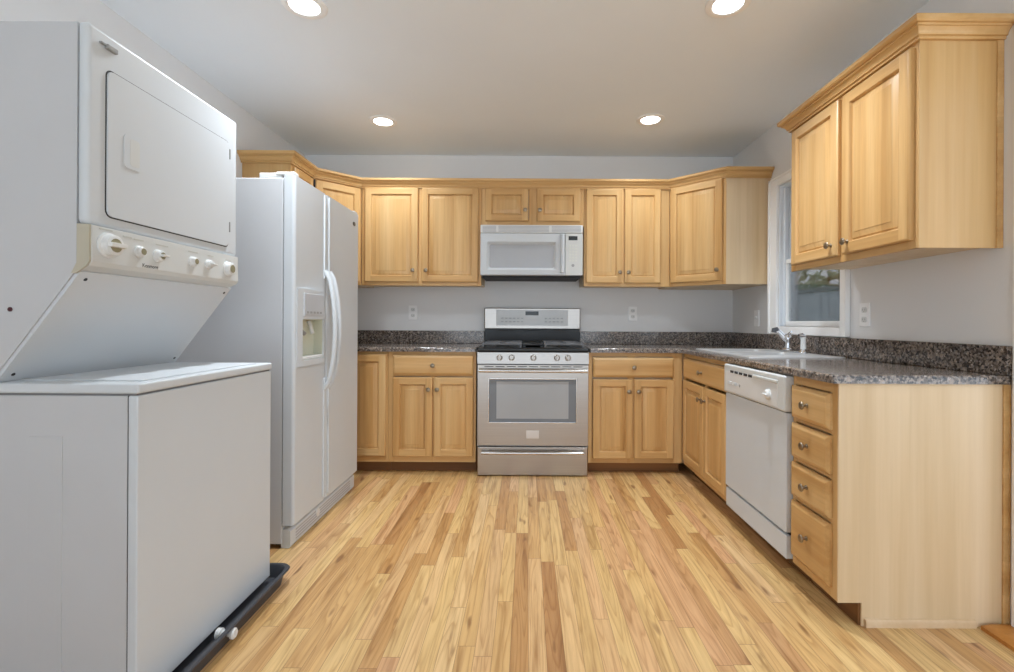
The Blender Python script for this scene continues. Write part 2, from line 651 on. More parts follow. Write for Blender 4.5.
for yy in (WY0 + 0.012, WY1 - 0.03):
    wbox(b, XR + 0.022, XR + 0.03, yy, yy + 0.018, WZ0, WZ1 - 0.012)
    wbox(b, XR + 0.058, XR + 0.064, yy, yy + 0.018, WZ0, WZ1 - 0.012)
obj('window_track', b, TRACK, wn_)
ZM = 1.46


def sash(x0, x1, z0, z1, st, top, bot):
    b = nb()
    y0, y1 = WY0 + 0.014, WY1 - 0.014
    wbox(b, x0, x1, y0, y0 + st, z0, z1, 0.004)
    wbox(b, x0, x1, y1 - st, y1, z0, z1, 0.004)
    wbox(b, x0, x1, y0 + st, y1 - st, z0, z0 + bot, 0.004)
    wbox(b, x0, x1, y0 + st, y1 - st, z1 - top, z1, 0.004)
    s = obj('sash', b, TRIM, wn_)
    obj('pane', wbox(nb(), (x0 + x1) / 2 - .002, (x0 + x1) / 2 + .002, y0 + st - .004, y1 - st + .004, z0 + bot - .004, z1 - top + .004, 0), GLASS, s)
    return s


s1 = sash(XR + 0.031, XR + 0.057, WZ0, ZM + 0.012, 0.022, 0.028, 0.034)
s2 = sash(XR + 0.065, XR + 0.092, ZM - 0.018, WZ1 - 0.012, 0.03, 0.035, 0.03)
obj('sash_lock', wbox(wbox(nb(), XR + 0.033, XR + 0.055, yo - .03, yo + .03, ZM + .012, ZM + .02), XR + .038, XR + .05, yo - .01, yo + .025, ZM + .02, ZM + .032), GREYP, s1)

# outside
struct('ground', box(nb(), XR + 0.14, 9, 0, 14, -0.25, -0.2), GRASS)
fn = thing('wooden_fence', 'dark grey weathered board fence seen through the lower window pane', 'fence', (3.3, 5.6, -0.2))
b = nb()
y = -3.0
while y < 3.6:
    box(b, 0, 0.02, y, y + 0.135, 0, 1.60 + random.uniform(-.004, .004), 0.003)
    y += 0.14
obj('board_panel', b, FENCE, fn)
obj('rail', box(nb(), -0.03, 0.05, -3.0, 3.6, 1.61, 1.66, 0.004), plain('pale rail', (128, 136, 132), 0.8), fn)
for yy in (-1.6, 0.4, 2.4):
    obj('post', box(nb(), 0.02, 0.11, yy, yy + 0.09, 0, 1.6, 0.004), FENCE, fn)
b = nb()
rg = random.Random(3)
for k in range(4200):
    c = Vector((rg.uniform(0.42, 1.2), rg.uniform(-3, 4), rg.uniform(0.1, 2.15 + 0.25 * math.sin(rg.uniform(0, 6)))))
    d, u, v = basis((rg.uniform(-1, 1), rg.uniform(-1, 1), rg.uniform(-1, 1)))
    s = rg.uniform(0.05, 0.1)
    q = [b.verts.new(c + u * s), b.verts.new(c + v * s * .5), b.verts.new(c - u * s), b.verts.new(c - v * s * .5)]
    b.faces.new(q)
hg = thing('hedge', 'green leafy hedge rising behind the fence outside the window', 'hedge', (3.4, 5.6, -0.2))
obj('foliage', b, LEAF, hg, flat=True)
for yy in (-2.2, -0.6, 1.0, 2.6):
    obj('stem', tube(nb(), [(0.75, yy, 0), (0.78, yy + .05, 1.0), (0.72, yy - .03, 1.9)], [0.05, 0.035, 0.012], 8), WTOE, hg)


# ------------------------------------------------------------------ cabinets
def door_mesh(W, H, T=0.02, fr=0.047):
    """raised-panel door, x 0..W, z 0..H, front at y=-T; mat0 vertical grain, mat1 horizontal grain"""
    b = nb()

    def ring(i, y):
        return [b.verts.new(p) for p in ((i, y, i), (W - i, y, i), (W - i, y, H - i), (i, y, H - i))]

    def quads(a, c, ms=(1, 0, 1, 0)):
        for k in range(4):
            f = b.faces.new((a[k], a[(k + 1) % 4], c[(k + 1) % 4], c[k]))
            f.material_index = ms[k]
    r0 = ring(0, 0.0)
    r1 = ring(0, -T + 0.006)
    r2 = ring(0.005, -T + 0.001)
    r3 = ring(0.008, -T)
    quads(r0, r1)
    quads(r1, r2)
    quads(r2, r3)
    b.faces.new(r0[::-1])
    # flat frame: full-height stiles, rails between
    a = 0.008
    rin = ring(fr, -T)
    e = [b.verts.new(p) for p in ((fr, -T, a), (W - fr, -T, a), (W - fr, -T, H - a), (fr, -T, H - a))]
    f = b.faces.new((r3[0], e[0], rin[0], rin[3], e[3], r3[3]))
    f = b.faces.new((e[1], r3[1], r3[2], e[2], rin[2], rin[1]))
    f = b.faces.new((e[0], e[1], rin[1], rin[0]))
    f.material_index = 1
    f = b.faces.new((rin[3], rin[2], e[2], e[3]))
    f.material_index = 1
    prev = rin
    for i, y in ((fr + 0.003, -T + 0.004), (fr + 0.005, -T + 0.0125), (fr + 0.011, -T + 0.0128), (fr + 0.013, -T + 0.0095), (fr + 0.036, -T + 0.0025), (fr + 0.038, -T + 0.001)):
        r = ring(i, y)
        quads(prev, r, (0, 0, 0, 0))
        prev = r
    b.faces.new(prev)
    bmesh.ops.recalc_face_normals(b, faces=b.faces[:])
    return b


def drawer_mesh(W, H, T=0.02):
    b = nb()

    def ring(i, y):
        return [b.verts.new(p) for p in ((i, y, i), (W - i, y, i), (W - i, y, H - i), (i, y, H - i))]
    prev = ring(0, 0)
    b.faces.new(prev[::-1])
    for i, y in ((0, -T + 0.011), (0.002, -T + 0.008), (0.006, -T + 0.006), (0.011, -T + 0.0022), (0.015, -T + 0.0004), (0.019, -T)):
        r = ring(i, y)
        for k in range(4):
            b.faces.new((prev[k], prev[(k + 1) % 4], r[(k + 1) % 4], r[k]))
        prev = r
    b.faces.new(prev)
    bmesh.ops.recalc_face_normals(b, faces=b.faces[:])
    return b


kb = nb()
lathe(kb, [(0.009, 0), (0.009, 0.002), (0.0055, 0.005), (0.005, 0.013), (0.009, 0.016), (0.0145, 0.019), (0.0155, 0.022), (0.013, 0.026), (0.006, 0.028), (0, 0.0285)], (0, 0, 0), (0, -1, 0), 18)
_k = obj('knob_master', kb, NICKEL)
KNOB = _k.data
KNOB.name = 'knob'
bpy.data.objects.remove(_k)
DOORM = {}


def front(cab, kind, x0, x1, z0, z1, knob=None, oz=0.0, y=0.0, hinge=None):
    key = (kind, round(x1 - x0, 4), round(z1 - z0, 4))
    if key not in DOORM:
        if kind == 'door':
            o = obj('door', door_mesh(x1 - x0, z1 - z0), [WV, WH], cab)
        else:
            o = obj('drawer', drawer_mesh(x1 - x0, z1 - z0), WH, cab)
        DOORM[key] = o.data
    else:
        o = inst(kind, DOORM[key], cab)
    o.location = (x0, y - 0.0005, z0 - oz)
    if kind == 'panel':
        o.name = 'false_drawer_front'
    if knob:
        inst('knob', KNOB, o, (knob[0] - x0, -0.02, knob[1] - z0))
    if hinge:
        for hx, hz in hinge:
            obj('hinge', lathe(nb(), [(0.006, -0.028), (0.006, 0.028)], (hx - x0, -0.008, hz - z0), (0, 0, 1), 10), DARK, o)
    return o


def cabinet(label, cat, group, loc, rz, W, D, z0, z1, stiles, rails, fronts, toe=False, foot=None, open_top=False, frameW=None, name='base_cabinet', drop=0.0, fdz=0.0):
    """local frame: x along the front, front plane y=0, back y=D. stiles = x intervals, rails = z intervals of the face frame"""
    c = thing(name, label, cat, loc, rz, group)
    oz = loc[2]
    fw = frameW or W
    FT = 0.019
    g = 0.0008
    b = nb()
    zb = z0 + drop
    if foot:
        prism(b, foot, 'z', zb - oz, z1 - oz)
    elif open_top:
        box(b, g, 0.016, FT, D - g, zb - oz, z1 - oz)
        box(b, W - 0.016, W - g, FT, D - g, zb - oz, z1 - oz)
        box(b, 0.016, W - 0.016, D - 0.012, D - g, zb - oz, z1 - oz)
        box(b, 0.016, W - 0.016, FT, D - 0.012, zb - oz, zb + 0.016 - oz)
    else:
        box(b, g, W - g, FT, D - g, zb - oz, z1 - oz)
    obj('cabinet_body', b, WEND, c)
    b = nb()
    for s0, s1 in stiles:
        box(b, s0 + g, s1 - g, 0, FT, z0 - oz, z1 - oz, 0.0012, 1, 0)
    for r0, r1 in rails:
        box(b, g, fw - g, 0.0006, FT - 0.0005, r0 - oz, r1 - oz, 0.001, 1, 1)
    obj('face_frame', b, [WV, WH], c)
    if toe:
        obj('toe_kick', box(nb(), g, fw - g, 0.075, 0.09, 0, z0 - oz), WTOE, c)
    for f in fronts:
        if fdz:
            f = (f[0], f[1], f[2], f[3] + fdz, f[4] + fdz, f[5] and (f[5][0], f[5][1] + fdz)) + tuple(f[6:])
        front(c, *f[:5], knob=f[5] if len(f) > 5 else None, oz=oz, hinge=f[6] if len(f) > 6 else None)
    return c


ZB0, ZB1 = 0.081, 0.842        # base cabinet box
BY = 3.31                      # base fronts along the back wall
BX = 1.084                     # base fronts along the right wall
RL = [(ZB0, 0.128), (0.672, 0.686), (0.815, ZB1)]
G_BASE = 'maple base cabinets under the granite counters'

# back wall, left of the range: blind corner with one tall door
x0 = -1.80
cabinet('narrow maple base cabinet with one full-height door, beside the refrigerator', 'cabinet', G_BASE, (x0, BY, 0), 0, 0.848, 0.60, ZB0, ZB1,
        [(0.53, 0.59), (0.83, 0.848)], [(ZB0, 0.128), (0.815, ZB1)],
        [('door', -1.228 - x0, -0.968 - x0, 0.127, 0.822, None)], toe=True)
x0 = -0.952
cabinet('maple base cabinet with one drawer over two doors, left of the steel range', 'cabinet', G_BASE, (x0, BY, 0), 0, 0.603, 0.60, ZB0, ZB1,
        [(0, 0.045), (0.29, 0.33), (0.575, 0.603)], RL,
        [('drawer', -0.920 - x0, -0.366 - x0, 0.686, 0.822, (-0.643 - x0, 0.754)),
         ('door', -0.920 - x0, -0.647 - x0, 0.127, 0.672, (-0.672 - x0, 0.590)),
         ('door', -0.637 - x0, -0.366 - x0, 0.127, 0.672, (-0.612 - x0, 0.590))], toe=True, fdz=-0.005)
x0 = 0.425
cabinet('maple base cabinet with one drawer over two doors, right of the steel range', 'cabinet', G_BASE, (x0, BY, 0), 0, 1.243, 0.60, ZB0, ZB1,
        [(0, 0.028), (0.27, 0.32), (0.578, 0.648)], RL,
        [('drawer', 0.455 - x0, 1.012 - x0, 0.686, 0.822, (0.733 - x0, 0.754)),
         ('door', 0.455 - x0, 0.727 - x0, 0.127, 0.672, (0.700 - x0, 0.590)),
         ('door', 0.739 - x0, 1.012 - x0, 0.127, 0.672, (0.765 - x0, 0.590))], toe=True, frameW=0.648, fdz=-0.013)

# right wall run: local x runs from the far corner towards the camera
RZ = -PI / 2
Y1 = 3.309
cabinet('maple sink base cabinet with a wide false drawer over two doors', 'cabinet', G_BASE, (BX, Y1, 0), RZ, 0.749, 0.592, ZB0, ZB1,
        [(0, 0.045), (0.39, 0.43), (0.725, 0.749)], RL,
        [('panel', 0.035, 0.738, 0.686, 0.822, (0.385, 0.754)),
         ('door', 0.035, 0.405, 0.127, 0.672, (0.375, 0.590)),
         ('door', 0.413, 0.738, 0.127, 0.672, (0.443, 0.590))], toe=True, open_top=True, fdz=-0.009)
Y2 = 1.950
wd = Y2 - 1.672
dc = cabinet('narrow maple cabinet with four stacked drawers and an end panel paled for reflected light, beside the dishwasher', 'cabinet', G_BASE, (BX, Y2, 0), RZ, wd, 0.592, ZB0, ZB1,
             [(0, 0.022), (wd - 0.036, wd)], [(ZB0, 0.126), (0.343, 0.368), (0.498, 0.524), (0.657, 0.682), (0.806, ZB1)],
             [('drawer', 0.010, wd - 0.026, 0.124, 0.346, ((wd - .02) / 2, 0.240)),
              ('drawer', 0.010, wd - 0.026, 0.366, 0.500, ((wd - .02) / 2, 0.433)),
              ('drawer', 0.010, wd - 0.026, 0.522, 0.658, ((wd - .02) / 2, 0.590)),
              ('drawer', 0.010, wd - 0.026, 0.680, 0.808, ((wd - .02) / 2, 0.744))], toe=True, fdz=-0.006)
# end panel with toe notch (local y = depth from the front)
b = prism(nb(), [(0.0, ZB0), (0.082, ZB0), (0.082, 0.0), (0.593, 0.0), (0.593, ZB1), (0.0, ZB1)], 'x', wd, wd + 0.006)
obj('end_panel', b, WEND, dc, label='maple end panel paled for reflected light, with toe notch')
obj('scribe_strip', box(nb(), wd + 0.006, wd + 0.012, 0.568, 0.593, 0.0, ZB1, 0.001), WH, dc)
obj('shoe_moulding', prism(nb(), [(wd + 0.0062, 0.0), (wd + 0.016, 0.0), (wd + 0.016, 0.018), (wd + 0.012, 0.025), (wd + 0.0062, 0.027)], 'y', 0.092, 0.474), WSHOE, dc)

# upper cabinets on the back wall
UZ0, UZ1 = 1.320, 2.095
UY = 3.615
G_UP = 'maple wall cabinets along the back wall'
UR = [(UZ0, 1.352), (2.04, UZ1)]
x0 = -1.248
cabinet('wide two-door maple wall cabinet left of the microwave', 'cabinet', G_UP, (x0, UY, UZ0), 0, 0.903, 0.304, UZ0, UZ1,
        [(0, 0.04), (0.42, 0.465), (0.865, 0.903)], UR,
        [('door', -1.221 - x0, -0.822 - x0, 1.346, 2.052, (-0.855 - x0, 1.432)),
         ('door', -0.793 - x0, -0.368 - x0, 1.346, 2.052, (-0.757 - x0, 1.432))], name='wall_cabinet', drop=0.012)
x0 = -0.345
cabinet('short two-door maple wall cabinet directly above the microwave', 'cabinet', G_UP, (x0, UY, 1.768), 0, 0.770, 0.304, 1.768, UZ1,
        [(0, 0.04), (0.355, 0.415), (0.73, 0.77)], [(1.768, 1.82), (2.04, UZ1)],
        [('door', -0.318 - x0, 0.005 - x0, 1.806, 2.052, (-0.018 - x0, 1.886)),
         ('door', 0.069 - x0, 0.395 - x0, 1.806, 2.052, (0.092 - x0, 1.886))], name='wall_cabinet')
x0 = 0.425
cabinet('tall two-door maple wall cabinet right of the microwave', 'cabinet', G_UP, (x0, UY, UZ0), 0, 0.644, 0.304, UZ0, UZ1,
        [(0, 0.03), (0.27, 0.32), (0.56, 0.644)], UR,
        [('door', 0.440 - x0, 0.716 - x0, 1.346, 2.052, (0.692 - x0, 1.425)),
         ('door', 0.729 - x0, 1.000 - x0, 1.346, 2.052, (0.755 - x0, 1.425))], name='wall_cabinet', drop=0.012)


def local(pts, o, rz):
    c, s = math.cos(-rz), math.sin(-rz)
    return [((p[0] - o[0]) * c - (p[1] - o[1]) * s, (p[0] - o[0]) * s + (p[1] - o[1]) * c) for p in pts]


# diagonal corner, right
P0, P1 = (1.070, UY), (1.372, 3.315)
rz = math.atan2(P1[1] - P0[1], P1[0] - P0[0])
LEN = math.hypot(P1[0] - P0[0], P1[1] - P0[1])
n_ = (-math.sin(rz) * 0.0195, math.cos(rz) * 0.0195)
ft = local([(P0[0] + .001, P0[1] + 0.0265), (P1[0] + 0.0195, P1[1] + 0.0065), (XR - 0.001, P1[1] + 0.0065), (XR - 0.001, YB - .001), (P0[0] + .001, YB - .001)], P0, rz)
dg = cabinet('diagonal corner maple wall cabinet with one door, between microwave side and window', 'cabinet', G_UP, (P0[0], P0[1], UZ0), rz, LEN, 0.3, UZ0, UZ1,
             [(0, 0.03), (LEN - 0.03, LEN)], UR,
             [('door', 0.016, LEN - 0.022, 1.346, 2.052, (LEN - 0.05, 1.420))], foot=ft, name='wall_cabinet', drop=0.0)
ep = local([(P1[0] + 0.002, P1[1] + 0.0002), (XR - 0.001, P1[1] + 0.0002), (XR - 0.001, P1[1] + 0.006), (P1[0] + 0.002, P1[1] + 0.006)], P0, rz)
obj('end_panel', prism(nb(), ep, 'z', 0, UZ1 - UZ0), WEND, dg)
# diagonal corner, left
Q0, Q1 = (-1.51, 3.36), (-1.250, UY)
rz = math.atan2(Q1[1] - Q0[1], Q1[0] - Q0[0])
LEN = math.hypot(Q1[0] - Q0[0], Q1[1] - Q0[1])
ft = local([(XL + 0.001, Q0[1] + .001), (Q0[0] - 0.012, Q0[1] + .001), (Q1[0], Q1[1] + 0.0275), (Q1[0], YB - .001), (XL + 0.001, YB - .001)], Q0, rz)
cabinet('diagonal corner maple wall cabinet with one door, partly hidden behind the refrigerator', 'cabinet', G_UP, (Q0[0], Q0[1], UZ0), rz, LEN, 0.3, UZ0, UZ1,
        [(0, 0.03), (LEN - 0.03, LEN)], UR,
        [('door', 0.02, LEN - 0.016, 1.346, 2.040, None, [(0.014, 2.012)])], foot=ft, name='wall_cabinet')
# over the refrigerator's far end, on the left wall (faces +X)
lc = cabinet('small maple wall cabinet behind the refrigerator top, with a plain end panel', 'cabinet', G_UP, (-1.51, 3.06, 1.775), PI / 2, 0.299, 0.309, 1.775, UZ1,
             [(0, 0.03), (0.269, 0.299)], [(1.775, 1.81), (2.04, UZ1)],
             [('door', 0.02, 0.28, 1.80, 2.04, None)], name='wall_cabinet')
obj('end_panel', box(nb(), -0.006, 0.0, 0.001, 0.308, 0, UZ1 - 1.775, 0.001), WENDU, lc)


# crown moulding
def crown(bm, path, z0, prof):
    n = len(path)
    rings = []
    for i, p in enumerate(path):
        p = Vector((p[0], p[1]))
        dirs = []
        if i > 0:
            dirs.append((p - Vector(path[i - 1])).normalized())
        if i < n - 1:
            dirs.append((Vector(path[i + 1]) - p).normalized())
        ns = [Vector((d.y, -d.x)) for d in dirs]
        m = ns[0] if len(ns) == 1 else (ns[0] + ns[1]).normalized()
        k = 1.0 / max(0.2, m.dot(ns[0]))
        rings.append([bm.verts.new((p.x + m.x * o * k, p.y + m.y * o * k, z0 + h)) for o, h in prof])
    q = len(prof)
    for a, c in zip(rings, rings[1:]):
        for k in range(q):
            bm.faces.new((a[k], a[(k + 1) % q], c[(k + 1) % q], c[k]))
    bm.faces.new(rings[0])
    bm.faces.new(rings[-1])
    bmesh.ops.recalc_face_normals(bm, faces=bm.faces[:])
    return bm


CP = [(0.001, 0.0), (0.012, 0.0), (0.012, 0.010), (0.019, 0.011), (0.019, 0.016), (0.023, 0.024), (0.032, 0.033), (0.037, 0.034), (0.037, 0.041),
      (0.045, 0.042), (0.052, 0.049), (0.052, 0.064), (0.001, 0.064)]
cr = obj('crown_moulding', crown(nb(), [(XL + .001, 3.053), (-1.51, 3.053), (-1.51, 3.36), (-1.25, UY), (1.07, UY), (1.372, 3.315), (XR - .001, 3.315)], 2.052, CP), WCROWN)
tag(cr, 'continuous maple crown moulding along the tops of the back wall cabinets', 'crown moulding')

# big upper on the right wall
UX = 1.382
yr0, yr1 = 2.513, 1.702
wr = yr0 - yr1
rc = cabinet('large two-door maple wall cabinet on the right wall over the counter end', 'cabinet', None, (UX, yr0, UZ0), RZ, wr, 0.296, UZ0, UZ1,
             [(0, 0.04), (0.385, 0.44), (wr - 0.04, wr)], UR,
             [('door', 0.028, 0.398, 1.350, 2.038, (0.358, 1.400)),
              ('door', 0.428, wr - 0.014, 1.350, 2.038, (0.468, 1.400))], name='wall_cabinet', drop=0.012)
obj('end_panel', box(nb(), wr, wr + 0.006, 0.0005, 0.295, 0, UZ1 - UZ0, 0.001), WENDU, rc)
obj('scribe_strip', box(nb(), wr + 0.006, wr + 0.011, 0.272, 0.295, 0, UZ1 - UZ0, 0.001), WH, rc)
lp = local([(XR - .001, yr0), (UX, yr0), (UX, yr1 - 0.006), (XR - .001, yr1 - 0.006)], (UX, yr0), RZ)
obj('crown_moulding', crown(nb(), lp, 2.052 - UZ0, CP), WCROWN, rc)

# ------------------------------------------------------------------ counters
CZ0, CZ1 = 0.843, 0.873
ct = thing('granite_countertop', 'short speckled granite countertop left of the range', 'countertop', (-1.0, 3.6, CZ0), 0, 'granite countertops')
lx, ly = -1.0, 3.6
obj('slab', cells(nb(), [XL + .001 - lx, -0.3475 - lx], [3.278 - ly, YB - .001 - ly], lambda i, j: True, 0, CZ1 - CZ0, 0.009, 3), GRANITE, ct)
obj('backsplash', box(nb(), XL + .001 - lx, -0.3475 - lx, YB - 0.021 - ly, YB - 0.001 - ly, CZ1 - CZ0 + .0003, 0.976 - CZ0, 0.003), GRANITE, ct)
SX0, SX1, SY0, SY1 = 1.125, 1.620, 2.435, 3.20      # sink rim
BX0, BX1 = 1.165, 1.525                            # bowls
bowls = [(2.585, 2.855), (2.895, 3.165)]
ct = thing('granite_countertop', 'long L-shaped speckled granite countertop holding the sink', 'countertop', (1.3, 2.8, CZ0), 0, 'granite countertops')
lx, ly = 1.3, 2.8
xs = [0.4305, 1.058, BX0 - .01, BX1 + .01, XR - .001]
ysl = [1.655, bowls[0][0] - .01, bowls[1][1] + .01, 3.278, YB - .001]
b = cells(nb(), [v - lx for v in xs], [v - ly for v in ysl],
          lambda i, j: (i >= 1 or j == 3) and not (i == 2 and j == 1), 0, CZ1 - CZ0, 0.009, 3)
obj('slab', b, GRANITE, ct)
b = nb()
box(b, 0.4305 - lx, XR - 0.001 - lx, YB - 0.021 - ly, YB - 0.001 - ly, CZ1 - CZ0 + .0003, 0.976 - CZ0, 0.003)
box(b, XR - 0.021 - lx, XR - 0.001 - lx, 1.655 - ly, YB - 0.021 - ly, CZ1 - CZ0 + .0003, 0.976 - CZ0, 0.003)
obj('backsplash', b, GRANITE, ct)

# sink
sk = thing('kitchen_sink', 'stainless double-bowl sink set into the granite under the window', 'sink', (1.36, 2.8, CZ1))
lx, ly = 1.36, 2.8
xs = [SX0, BX0, BX1, SX1]
ysl = [SY0, bowls[0][0], bowls[0][1], bowls[1][0], bowls[1][1], SY1]
obj('deck', cells(nb(), [v - lx for v in xs], [v - ly for v in ysl], lambda i, j: not (i == 1 and j in (1, 3)), 0.0003, 0.007, 0.004, 2), SINKST, sk)
for (a, c) in bowls:
    b = nb()
    rings = []
    for ins, z in ((0.0, 0.004), (0.004, -0.01), (0.014, -0.13), (0.03, -0.15), (0.05, -0.155)):
        pts = rrect(BX0 - lx + ins, BX1 - lx - ins, a - ly + ins, c - ly - ins, 0.035)
        rings.append([b.verts.new((p[0], p[1], z)) for p in pts])
    for r0, r1 in zip(rings, rings[1:]):
        n = len(r0)
        for k in range(n):
            b.faces.new((r0[k], r0[(k + 1) % n], r1[(k + 1) % n], r1[k]))
    b.faces.new(rings[-1])
    bw = obj('bowl', b, SINKST, sk)
    obj('drain', lathe(nb(), [(0.045, 0), (0.045, 0.002), (0.036, 0.003), (0.03, 0.0005), (0, 0.0005)], ((BX0 + BX1) / 2 - lx, (a + c) / 2 - ly, -0.1549), (0, 0, 1), 24), CHROME, bw)

# faucet
fc = thing('kitchen_faucet', 'chrome kitchen faucet with raised angled spout on the sink deck', 'faucet', (1.575, 2.90, CZ1 + 0.007))
obj('deck_plate', box(nb(), -0.026, 0.026, -0.125, 0.095, 0.0003, 0.010, 0.004, 3), CHROME, fc)
obj('faucet_body', lathe(nb(), [(0.030, 0.010), (0.029, 0.016), (0.022, 0.022), (0.019, 0.05), (0.022, 0.068), (0.024, 0.085), (0.018, 0.098), (0, 0.100)], (0, 0, 0), (0, 0, 1), 24), CHROME, fc)
obj('spout', tube(nb(), [(0.0, 0.002, 0.062), (-0.020, 0.006, 0.088), (-0.040, 0.012, 0.112), (-0.056, 0.016, 0.128)], [0.017, 0.015, 0.0135, 0.014], 16), CHROME, fc)
sp = obj('spray_head', tube(nb(), [(-0.052, 0.014, 0.124), (-0.060, 0.017, 0.134), (-0.070, 0.019, 0.132), (-0.073, 0.020, 0.114)], [0.013, 0.0155, 0.016, 0.0145], 16), plain('dark nozzle', (92, 94, 98), 0.3, metal=.7), fc)
obj('lever_handle', tube(nb(), [(0.0, 0.0, 0.092), (0.004, -0.008, 0.108), (0.010, -0.024, 0.120)], [(0.013, 0.010), (0.009, 0.006), (0.008, 0.005)], 12), CHROME, fc)
sy = thing('side_sprayer', 'white and chrome side sprayer standing on the sink deck right of the faucet', 'sprayer', (1.575, 2.735, CZ1 + 0.007))
obj('holder', lathe(nb(), [(0.024, 0.0003), (0.024, 0.006), (0.019, 0.012), (0.017, 0.024), (0, 0.024)], (0, 0, 0), (0, 0, 1), 20), CHROME, sy)
obj('spray_wand', tube(nb(), [(0, 0, 0.022), (0, 0, 0.05), (0, 0.0, 0.075), (-0.002, 0, 0.092)], [0.016, 0.0145, 0.014, 0.017], 16), PLAST, sy)
obj('spray_nozzle', tube(nb(), [(0.012, 0, 0.096), (-0.006, 0, 0.100), (-0.026, 0, 0.098)], [0.010, 0.015, 0.012], 14), CHROME, sy)

# ------------------------------------------------------------------ gas range
RXC, RW = 0.0425, 0.757
FY = 3.258
rg_ = thing('gas_range', 'stainless steel gas range with black cooktop between the base cabinets', 'range', (RXC, FY, 0))
h = RW / 2
obj('range_body', box(nb(), -h + .001, h - .001, 0.035, 0.64, 0.02, 0.848, 0.003), APPLSIDE, rg_)
b = box(nb(), -h, h, -0.002, 0.615, 0.849, 0.872, 0.006, 3)
box(b, -h + 0.03, h - 0.03, 0.03, 0.58, 0.872, 0.875, 0.001)
obj('cooktop', b, BLACK, rg_)
cp = obj('control_panel', prism(nb(), [(0.0, 0.766), (0.034, 0.766), (0.034, 0.848), (0.012, 0.848), (0.005, 0.842)], 'x', -h, h), STEEL, rg_)
kb = nb()
lathe(kb, [(0.021, 0), (0.021, 0.004), (0.017, 0.007), (0.0155, 0.022), (0.013, 0.025), (0, 0.025)], (0, 0, 0), (0, -1, 0), 20)
box(kb, -0.0045, 0.0045, -0.042, -0.02, -0.019, 0.019, 0.002)
k0 = obj('knob', kb, STEEL, cp, (-0.2275, 0.003, 0.808))
for xx in (-0.1455, 0.0025, 0.1625, 0.2375):
    inst('knob', k0.data, cp, (xx, 0.003, 0.808))
dr = obj('oven_door', cells(nb(), [-h + .003, -0.305, 0.300, h - .003], [0.212, 0.362, 0.668, 0.757], lambda i, j: not (i == 1 and j == 1), 0.0, 0.034, 0.0, axis='y'), STEEL, rg_)
b = nb()
for (a, c, d, e) in ((-0.305, -0.297, 0.362, 0.668), (0.292, 0.300, 0.362, 0.668), (-0.297, 0.292, 0.362, 0.370), (-0.297, 0.292, 0.660, 0.668)):
    box(b, a, c, -0.003, 0.02, d, e, 0.002)
obj('window_trim', b, STEELB, dr)
b = box(nb(), -0.2975, 0.2925, 0.008, 0.03, 0.3695, 0.6605, 0, mat=0)
box(b, -0.248, 0.243, 0.0065, 0.009, 0.392, 0.645, 0, mat=1)
obj('oven_window', b, [OVENEDGE, OVENGL], dr)


def bar(z, x, y0, r):
    b = nb()
    tube(b, [(-x, y0, z), (-x * .5, y0 - .003, z), (0, y0 - .004, z), (x * .5, y0 - .003, z), (x, y0, z)], (r, r) and [(r, r)] * 5, 14)
    for sx in (-1, 1):
        box(b, sx * (x - 0.03) - 0.011, sx * (x - 0.03) + 0.011, y0, 0.004, z - r * .7, z + r * .7, 0.003)
    return b


obj('oven_handle', bar(0.722, 0.365, -0.042, 0.0125), STEELB, dr)
b = nb()
for k in range(9):
    xx = -0.33 + k * 0.0755
    box(b, xx, xx + 0.062, -0.0008, 0.01, 0.744, 0.750)
obj('door_vent', b, DARK, dr)
bd = obj('badge', box(nb(), -0.0455, 0.0425, -0.0025, 0.004, 0.258, 0.314, 0.004), plain('silver badge', (212, 208, 204), 0.45, metal=.4), dr, label='bright square maker plate')
dw_ = obj('storage_drawer', box(nb(), -h + .003, h - .003, 0.002, 0.05, 0.006, 0.200, 0.006, 3), STEEL, rg_)
obj('drawer_handle', bar(0.168, 0.345, -0.032, 0.011), STEELB, dw_)
for xx in (-0.33, 0.33):
    for yy in (0.09, 0.58):
        obj('foot', lathe(nb(), [(0.018, 0), (0.018, 0.008), (0.01, 0.01), (0.01, 0.022)], (xx, yy, 0), (0, 0, 1), 12), DARK, rg_)
# backguard
bgd = obj('backguard', box(nb(), -h - .008, h + .008, 0.600, 0.650, 0.992, 1.163, 0.008, 3), STEEL, rg_)
obj('backguard_base', box(nb(), -h - .005, h + .005, 0.606, 0.648, 0.872, 0.992, 0.002), BLACK, rg_)
b = nb()
box(b, -0.29, 0.285, 0.5975, 0.602, 1.022, 1.148, 0.0015)
obj('control_glass', b, plain('silver control overlay', (178, 177, 175), 0.42, metal=.5), bgd)
b = box(nb(), -0.055, 0.05, 0.5962, 0.5985, 1.104, 1.136, 0.001)
obj('clock_display', b, LED, bgd)
k0 = obj('button', box(nb(), 0, 0.018, 0.5966, 0.598, 0, 0.009, 0.0006), GREYL, bgd, (-0.25, 0, 1.048))
for xx in [(-0.25 + 0.032 * k) for k in range(6)] + [(0.10 + 0.032 * k) for k in range(5)]:
    for zz in (1.048, 1.075):
        if (xx, zz) != (-0.25, 1.048):
            inst('button', k0.data, bgd, (xx, 0, zz))
b = nb()
for xx in (-0.2, 0, 0.2):
    box(b, xx - .08, xx + .08, 0.6035, 0.607, 0.974, 0.984)
obj('vent_slot', b, DARK, bgd)


